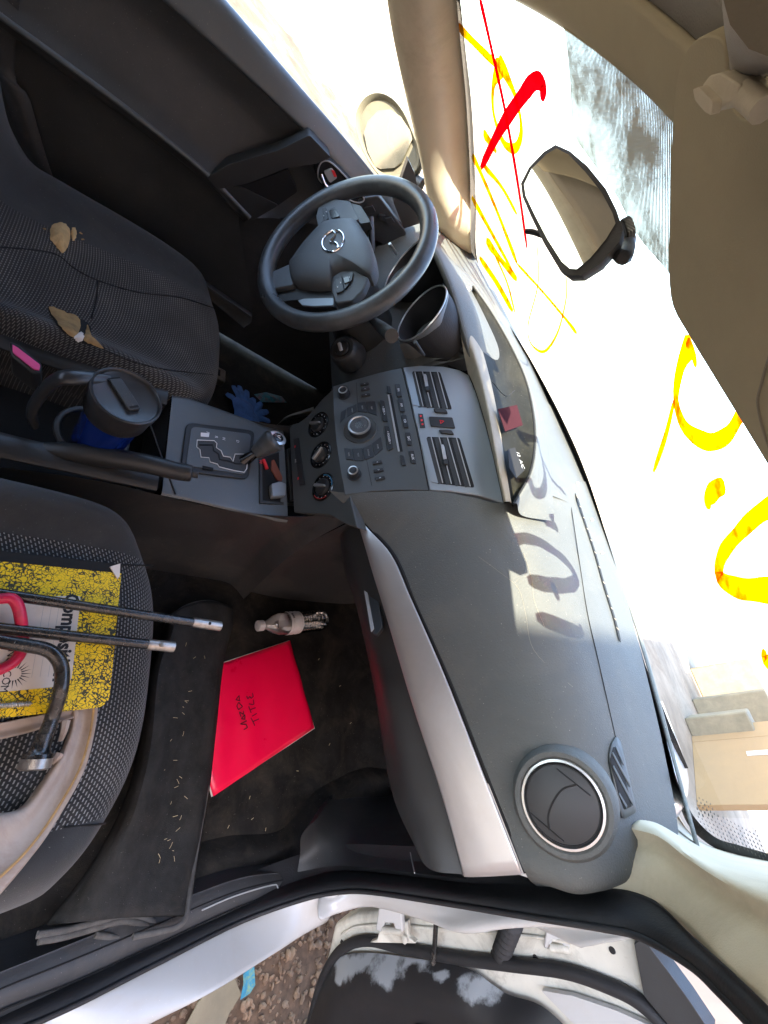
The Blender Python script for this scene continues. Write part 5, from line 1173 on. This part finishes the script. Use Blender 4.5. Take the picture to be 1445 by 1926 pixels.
# notebook on the passenger seat
NZ = .318
NF = Fr((.38,-.48,NZ), (1,.04,0), (.0,.02,1)); 
nb = thing('composition_notebook', 'yellow and black marbled composition notebook lying on the passenger seat', 'notebook', (.38,-.48,NZ-.02))
n0 = [NF.px(p) for p in ((222,1068),(216,1296),(180,1322),(0,1356))]
tl = n0[0]; br_ = n0[1]; L_ = .24
ul, ur = tl[0]-.002, n0[2][0]+.006; vt = (tl[1]+br_[1])/2
def rr(u0,u1,v0,v1,r): 
    out = []
    for cx,cy,a0 in ((u1-r,v1-r,0),(u0+.003,v1-.003,90),(u0+.003,v0+.003,180),(u1-r,v0+r,270)):
        R = r if a0 in (0,270) else .003
        for i in range(7): t = rad(a0+i*15); out.append((cx+R*math.cos(t), cy+R*math.sin(t)))
    return out
solid('notebook_pages', NF.poly(rr(ul+.001,ur-.001,vt-L_,vt-.0015,.012), -.010, -.001), 'papern', nb)
solid('notebook_cover', NF.poly(rr(ul,ur,vt-L_,vt,.014), -.001, .0002), 'marble', nb)
solid('spine_tape', NF.poly([(ul-.004,vt-L_),(ul+.010,vt-L_),(ul+.010,vt),(ul-.004,vt)], -.011, .0006), 'deep', nb)
solid('curled_corner', NF.poly([NF.px(p) for p in ((206,1067),(225,1061),(224,1085),(220,1090))], .0, .003), 'papern', nb)
lp = [NF.px(p) for p in ((60,1122),(152,1121),(135,1275),(125,1290),(0,1302),(-60,1306),(-60,1130))]
lb_ = solid('notebook_label', NF.poly(rpoly(lp,.06), .0002, .0006), 'paper', nb)
NF.text('label_title', 'Composition', NF.px((124,1196)), .0225, 'ink', lb_, h=.0007, stretch=.93, bold=.035)
NF.text('label_brand', 'NORCOM', NF.px((14,1262)), .0105, 'ink', lb_, h=.0007)
sc = NF.px((32,1268))
pr = []
for i in range(13):
    a = rad(-15+i*17.5); f2 = Fr(NF.pt(sc[0], sc[1]-.003, .0007), NF.u*math.cos(a)+NF.v*math.sin(a), NF.n); pr.append(f2.poly([(.007,-.0007),(.0165,0),(.007,.0007)], 0, .0001))
solid('sun_emblem', pr, 'ink', lb_, smooth=False)
pr = [NF.box(sc[0]-.085,sc[0]+.005,sc[1]+.028+i*.008-.03,sc[1]+.0283+i*.008-.03,.0007,.0008) for i in range(2,7)]
solid('ruled_lines', pr, 'grey', lb_)

# wheel trim ring under the tools
RZ = .298; hq_o = [(186,1318),(178,1378),(156,1456),(97,1560),(49,1625),(0,1683),(-40,1725)]; hq_i = [(138,1325),(133,1372),(112,1425),(80,1476),(44,1520),(0,1531),(-40,1535)]
o3 = [WZ(*p, z) for p, z in zip(hq_o, (.306,.308,.314,.326,.338,.345,.348))]; i3 = [WZ(*p, z) for p, z in zip(hq_i, (.302,.302,.306,.314,.320,.328,.334))]
wt = thing('wheel_cover', 'dirty tan plastic wheel trim lying face down on the passenger seat', 'wheel cover', (.5,-.5,RZ))
loft('trim_rim', [[p+Vector((.002,.002,-.02)) for p in o3], o3, [a.lerp(b,.12)+Vector((0,0,.004)) for a,b in zip(o3,i3)], [a.lerp(b,.5)+Vector((0,0,-.003)) for a,b in zip(o3,i3)], [a.lerp(b,.85)+Vector((0,0,.003)) for a,b in zip(o3,i3)], i3, [p+Vector((0,0,-.018)) for p in i3]], 'wheelp', wt, sharp=70)
s3_ = [WZ(*p, RZ+.006) for p in ((150,1328),(90,1342),(40,1352),(-30,1366))]; s4_ = [WZ(*p, RZ+.006) for p in ((140,1350),(100,1362),(50,1378),(-30,1396))]
loft('trim_spoke', [[p+Vector((0,0,-.015)) for p in s3_], s3_, [a.lerp(b,.5)+Vector((0,0,-.004)) for a,b in zip(s3_,s4_)], s4_, [p+Vector((0,0,-.015)) for p in s4_]], 'wheelp', wt)
for q, e in (((124,1356),(114,1392)), ((112,1418),(98,1434)), ((66,1500),(58,1508)), ((22,1560),(30,1552))):
    a = WZ(*q, RZ+.012); b = WZ(*e, RZ+.004); tube('clip_rib', [a, a.lerp(b,.5)+Vector((0,0,.004)), b], [.005,.004,.003], 'wheelp', wt, sec=6)
tube('rim_groove', [a.lerp(b,.22)+Vector((0,0,.004)) for a,b in zip(o3,i3)], .0014, 'foamd', wt, sec=5)

# tools
TZ = .340
def rod(p0, p1, tip, name, label, loc0):
    t = thing(name, label, 'jack handle', WZ(*p1, TZ), 'jack handle rods on the passenger seat')
    a = WZ(*p0, TZ-.004); b = WZ(*p1, TZ); d = (b-a).normalized(); L = (b-a).length
    tube('rod_shaft', [a-d*.1, a, a.lerp(b,.5), b-d*tip], .0066, 'steel', t, sec=14, sm=2)
    tube('rod_tip', [b-d*tip, b-d*tip*.9, b-d*.003, b], [.0066,.0075,.0078,.0070], 'steeld', t, sec=12, sm=2)
    return t, a, b, d
t, a, b, d = rod((0,1117),(414,1178),.045,'jack_handle_rod','longer black steel rod with pinched silver end reaching past the seat edge',None)
f_ = Fr(b-d*.018+Vector((.0,-.003,.0075)), (1,0,0), (0,-.3,1)); solid('pin_hole', f_.lathe(0,0,[(.0025,0),(.002,.0006)],12), 'deep', t)
t, a, b, d = rod((0,1182),(327,1217),.036,'jack_handle_rod','shorter black steel rod with flattened tip and rivet lying across the notebook',None)
f_ = Fr(b-d*.018+Vector((.0,-.002,.0078)), (1,0,0), (0,-.3,1)); solid('rivet', f_.lathe(0,0,[(.0035,0),(.003,.002),(.001,.0025)],12), 'zinc', t)
lw = thing('lug_wrench', 'bent black lug wrench with worn socket end resting on the notebook', 'wrench', WZ(70,1420,TZ))
P = [(-40,1195),(0,1206),(50,1214),(88,1222),(108,1238),(117,1262),(114,1300),(100,1345),(85,1385)]
tube('wrench_bar', [WZ(*p, TZ+.006-(.02 if i > 6 else 0)) for i, p in enumerate(P)], .0078, 'steel', lw, sec=16)
a = WZ(85,1380,TZ-.012); b = WZ(64,1446,TZ-.016); d = (b-a).normalized()
tube('wrench_socket', [a, a+d*.014, a+d*.02, b-d*.014, b], [.0085,.0095,.013,.0145,.0150], 'steel', lw, sec=18, sm=2)
tube('worn_lip', [b-d*.010, b-d*.0005, b+d*.001], [.0149,.0154,.0128], 'steeld', lw, sec=18, sm=1)
tube('socket_bore', [b+d*.0005, b+d*.0015], .0105, 'deep', lw, sec=18, sm=0)
hk = tube('tow_hook', [WZ(*p, z) for p, z in (((-60,1128),.342),((0,1126),.345),((22,1126),.347),((34,1140),.345),((40,1168),.338),((42,1190),.326),((43,1212),.322),((34,1236),.322),((12,1254),.322),((-40,1275),.322))], .0062, 'pink', sec=14)
tag(hk, 'pink painted steel hook looped round the black rods on the notebook', 'hook')
sw = thing('lag_screw', 'small galvanised lag screw lying on the yellow notebook cover', 'screw', WZ(40,1325,NZ+.004))
a = WZ(-20,1329,NZ+.005); b = WZ(62,1323,NZ+.004); P = [a.lerp(b, i/60) for i in range(61)]
tube('screw_thread', P, [(.0030 if i < 54 else .0030*(60-i)/7+.0003)+.0008*math.sin(i*1.9) for i in range(61)], 'zinc', sw, sec=10, sm=0)
tube('screw_shank', [WZ(-60,1332,NZ+.005), a], .0031, 'zinc', sw, sm=1)

# rolled floor mat in front of the seat
mr = [[(436,1152,.012),(436,1178,.012),(418,1250,.012),(402,1400,.012),(392,1480,.018),(370,1620,.06),(352,1722,.105)],
      [(430,1140,.04),(426,1180,.05),(402,1260,.05),(388,1400,.05),(378,1480,.055),(350,1610,.08),(322,1722,.11)],
      [(385,1130,.07),(380,1180,.075),(350,1260,.085),(330,1400,.085),(312,1500,.085),(290,1600,.09),(262,1724,.115)],
      [(330,1150,.10),(325,1190,.11),(300,1260,.12),(285,1400,.12),(262,1500,.12),(225,1600,.12),(170,1732,.115)],
      [(310,1180,.03),(305,1210,.05),(285,1260,.06),(265,1400,.06),(240,1500,.06),(180,1620,.06),(90,1740,.06)]]
M3 = [[WZ(x,y,z) for x,y,z in r] for r in mr]
fm_ = thing('floor_mat', 'black felt floor mat rolled up against the passenger seat with grey bound edge', 'floor mat', (.5,-.2,.01))
loft('mat_sheet', M3, 'mat_', fm_, nu=6, nv=5, solid=.006, off=0)
tube('bound_edge', [WZ(x,y,z) for x,y,z in ((322,1160,.10),(350,1140,.09),(385,1131,.07),(415,1136,.045),(430,1148,.025))], .0032, 'binding', fm_, sec=8)
tube('bound_edge', [WZ(*p, z+.004) for p, z in (((391,1478),.022),((382,1530),.034),((368,1610),.060),((357,1680),.092),((351,1722),.108),((335,1742),.112),((300,1752),.114),((250,1762),.114))], .0042, 'binding', fm_, sec=8)
for P in ([(298,1740),(270,1725),(230,1722),(180,1735),(120,1750),(70,1758)], [(296,1750),(270,1738),(230,1732),(185,1744),(120,1762),(72,1770)], [(300,1756),(260,1765),(220,1764),(180,1758)]):
    tube('rolled_edge', [WZ(*p, .088) for p in P], .0045, 'binding', fm_, sec=8)
mesh('roll_inside', [WZ(*p,.078) for p in ((296,1745),(240,1735),(180,1748),(190,1762),(250,1764))], [(0,1,2,3,4)], 'deep', fm_)
# bits of dry straw on the mat
mb_ = bv([c for c in fm_.children if c.name.startswith('mat_sheet')][0]); pr = []
for (x, y) in [(310,1385),(318,1388),(322,1392),(330,1350),(345,1330),(350,1320),(345,1342),(358,1300),(352,1318),(310,1395),(335,1470),(332,1480),(340,1462),(330,1535),(340,1538),(318,1580),(322,1590),(326,1600),(300,1610),(328,1615),(274,1600),(300,1620),(215,1700),(158,1726),(160,1720),(342,1205),(350,1212),(366,1237),(385,1236),(300,1440),(270,1640),(210,1640),(322,1510),(350,1500),(312,1578),(330,1430),(345,1380),(308,1450),(296,1500),(335,1560)]:
    p = cast(mb_, x, y, .0045, .1); a = random.random()*3.1; L = random.uniform(.001,.0045); v = Vector((math.cos(a)*L, math.sin(a)*L, .0005)); pr.append(tubeV([p-v, p+Vector((0,0,.0008)), p+v], .0003, 4))
for (x, y) in [(640,1290),(600,1240),(560,1450),(475,1540),(430,1555),(660,1360),(620,1400),(500,1560),(470,1500)]:
    p = WZ(x, y, .008); a = random.random()*3.1; v = Vector((math.cos(a)*.003, math.sin(a)*.003, .0003)); pr.append(tubeV([p-v, p+v], .0005, 4))
tag(solid('dry_straw', pr, 'straw', smooth=False), kind='stuff')

# red folder
FF = Fr(WZ(480,1360,.010), (-1,0,0), (-.03,-.02,1)); FF.O.z = .016
fo = thing('paper_folder', 'bright red paper folder with handwritten words lying on the passenger footwell carpet', 'folder', (.5,0,.01))
fc = [FF.px(p) for p in ((399,1499),(375,1410),(415,1247),(545,1204),(593,1370))]
solid('folder_back', FF.poly(fc, -.003, -.0015), 'papern', fo); fc2 = [FF.px(p) for p in ((401,1498),(378,1409),(417,1248),(545,1205),(592,1369))]
# front cover as a gently waved sheet
cxf = sum(p[0] for p in fc2)/5; cyf = sum(p[1] for p in fc2)/5; ring_ = []
for i in range(5):
    a = Vector(fc2[i]); b = Vector(fc2[(i+1)%5]); ring_ += [a.lerp(b, k/10) for k in range(10)]
V = []; F = []; K = len(ring_)
for j in range(11):
    s = 1-j/11
    for p in ring_:
        q = Vector((cxf,cyf)).lerp(p, s); V.append(FF.pt(q.x, q.y, .0+.0012*math.sin(q.x*60+q.y*35)*s+.0010*math.sin(q.y*90)*(1 if q.x < cxf else .4)))
for j in range(10):
    for i in range(K): F.append((j*K+i, j*K+(i+1)%K, (j+1)*K+(i+1)%K, (j+1)*K+i))
F.append(tuple(10*K+i for i in range(K)))
mesh('folder_front', V, F, 'folder', fo, sharp=180, solid=.0006)
# handwriting, drawn as marker strokes: letters run towards the centre of the car
def zt(x, y): return (420+x*.0692, 1280+y*.0692)
WORDS = dict(
 written_maker=[[(540,1345),(640,1280),(600,1200),(440,1190),(620,1100)], [(575,1060),(475,1045),(570,930),(565,1050)], [(460,985),(420,860),(530,925),(530,830)], [(395,800),(350,700),(400,600),(505,715),(395,800)], [(440,555),(325,530),(415,415),(420,545)]],
 written_title=[[(840,1230),(735,1020)],[(790,1120),(950,1050)],[(765,975),(895,900)],[(740,885),(670,705)],[(725,795),(860,745)],[(680,640),(780,665),(815,640),(800,530)],[(615,425),(650,510),(700,440),(740,490),(795,440),(775,345)]])
for nm, st in WORDS.items():
    pr = []
    for q in st:
        P = [FF.pt(*FF.px(zt(*p)), .0034) for p in q]; D = []
        for k in range(len(P)-1): D += [P[k].lerp(P[k+1], t) for t in (0,.25,.5,.75)]
        pr.append(tubeV(D+[P[-1]], .0011, 6, flat=.35, up=FF.n))
    solid(nm, pr, 'marker', fo)

# water bottle
c0_ = WZ(488,1177,.032); c1_ = WZ(612,1166,.034); d = (c1_-c0_).normalized(); L = .20; BL = (c1_-c0_).length
bo_t = thing('water_bottle', 'small clear crumpled plastic water bottle lying beside the red folder', 'bottle', (c0_.x,c0_.y,.0))
pf_ = [(.0,.008),(.03,.009),(.05,.010),(.09,.013),(.16,.022),(.24,.029),(.32,.030),(.36,.030)]; 
rib = [(.36+.04*i*.5, .0295+(-.0022 if i % 2 else .0008)) for i in range(28)]
pf_ = pf_+rib+[(.95,.028),(1.,.018),(1.0,.002)]
tube('bottle_body', [c0_+d*BL*t for t, r in pf_], [r for t, r in pf_], 'pet', bo_t, sec=28, sm=0)
tube('bottle_cap', [c0_-d*.006, c0_-d*.005, c0_+d*.010, c0_+d*.011], [.011,.0135,.0135,.012], 'white', bo_t, sec=24, sm=0)
lbt = [.36+.02*i for i in range(10)]
tube('bottle_label', [c0_+d*BL*t for t in lbt], [.0305+.0012*math.sin(i*2.1) for i in range(10)], 'label', bo_t, sec=26, sm=0)
pr = []; u_l = d; cp_ = c0_+d*BL*.47+Vector((-.010,-.022,.024))
f_ = Fr(cp_, d, (-.25,-.6,.7))
for i in range(9): pr.append(f_.box(-.008,.008,-.008+i*.0018,-.008+i*.0018+random.choice((.0006,.001)),.0,.0006))
solid('bar_code', pr, 'ink', bo_t)

# blue gloves, wrapper, plastic bag on the driver's floor
def glove(cx, cy, ang, label, s=1.):
    o = []; base_ = WZ(cx, cy, .012)
    for i, (a, L) in enumerate(((-40,.060),(-18,.075),(0,.078),(16,.070),(55,.045))):
        t = rad(ang+a); d = Vector((math.cos(t), math.sin(t), 0)); p = base_+d*.03*s
        o.append(tubeV(cr([p-d*.02, p+d*L*.4*s+Vector((0,0,.006)), p+d*L*.8*s+Vector((0,0,.001)), p+d*L*s],3), [.011]*4+[.012,.012,.011]+[.010,.009,.008], 8, flat=.4))
    t = rad(ang+180); d = Vector((math.cos(t), math.sin(t), 0))
    o.append(tubeV(cr([base_-d*.035, base_-d*.01+Vector((0,0,.008)), base_+d*.03+Vector((0,0,.012)), base_+d*.075],4), [.02,.028,.033,.036,.038,.038,.039,.038,.036,.036,.037,.038,.040], 12, flat=.3))
    return tag(solid('rubber_glove', o, 'blue', None), label, 'glove', 'blue gloves on the driver floor')
glove(466,786,150,'crumpled blue work glove on the driver floor beside the console')
glove(455,768,185,'blue work glove with spread fingers lying under the other glove',.85)
pw_ = [WZ(*p,.014) for p in ((478,742),(500,738),(530,746),(539,757),(515,757),(492,756))]
V = pw_+[sum(pw_,Vector())/6+Vector((0,0,.008))]; F = [(i,(i+1)%6,6) for i in range(6)]
tag(mesh('snack_wrapper', V, F, 'teal', smooth=False, solid=.001), 'teal and red foil wrapper scrap on the driver floor', 'wrapper')
bgp = [[WZ(x,y,z) for x,y,z in r] for r in (((520,800,.005),(535,790,.02),(560,785,.03),(590,780,.02)),((525,796,.02),(545,783,.05),(565,778,.06),(590,772,.05)),((535,785,.01),(550,778,.03),(570,772,.04),(590,765,.03)))]
tag(loft('plastic_bag', bgp, mat('bag_film', (.32,.31,.27), .35, var=.2, vscale=30), None, solid=.001), 'crumpled clear plastic bag tucked beside the console on the driver floor', 'bag')
# things in the cubby
tag(solid('power_adapter', CP.poly(rpoly([CP.px(p) for p in ((504,916),(520,911),(532,916),(531,938),(507,940))], .15), .002, .016), MT['facel'], bevel=.002), 'small grey square charger plug in the console cubby', 'charger')
tag(tube('lighter', [CP.pt(*CP.px(p), .006) for p in ((493,867),(497,876),(500,884))], .004, 'red', sec=10), 'small red lighter in the console cubby', 'lighter')
tag(solid('leather_tag', CP.poly(rpoly([CP.px(p) for p in ((509,868),(514,866),(530,900),(528,908),(520,905),(509,885))], .2), .002, .005), colmat('brown_leather', (.22,.06,.03)), bevel=.001), 'brown leather tag standing in the console cubby', 'tag')
# outside on the gravel
sh = [WZ(*p, GZ+.02) for p in ((350,1926),(372,1885),(400,1850),(440,1838),(452,1870),(430,1905),(415,1945),(350,1960))]
tag(mesh('cardboard_sheet', sh, [tuple(range(8))], 'concrete', smooth=False, solid=.004), 'pale flattened cardboard piece on the gravel below the sill', 'cardboard')
wr = Fr(WZ(467,1845,GZ+.04), (1,0,0), (0,-.2,1))
wo = solid('plastic_wrapper', wr.poly([wr.px(p) for p in ((457,1824),(478,1818),(480,1852),(470,1868),(452,1880),(458,1850))], 0, .002), colmat('wrapper_blue', (.03,.22,.33), var=.3, vscale=40, grime=(.35,.4,.05), gscale=60, gamt=.9)); tag(wo, 'blue and yellow plastic wrapper on the gravel by the open door', 'wrapper')
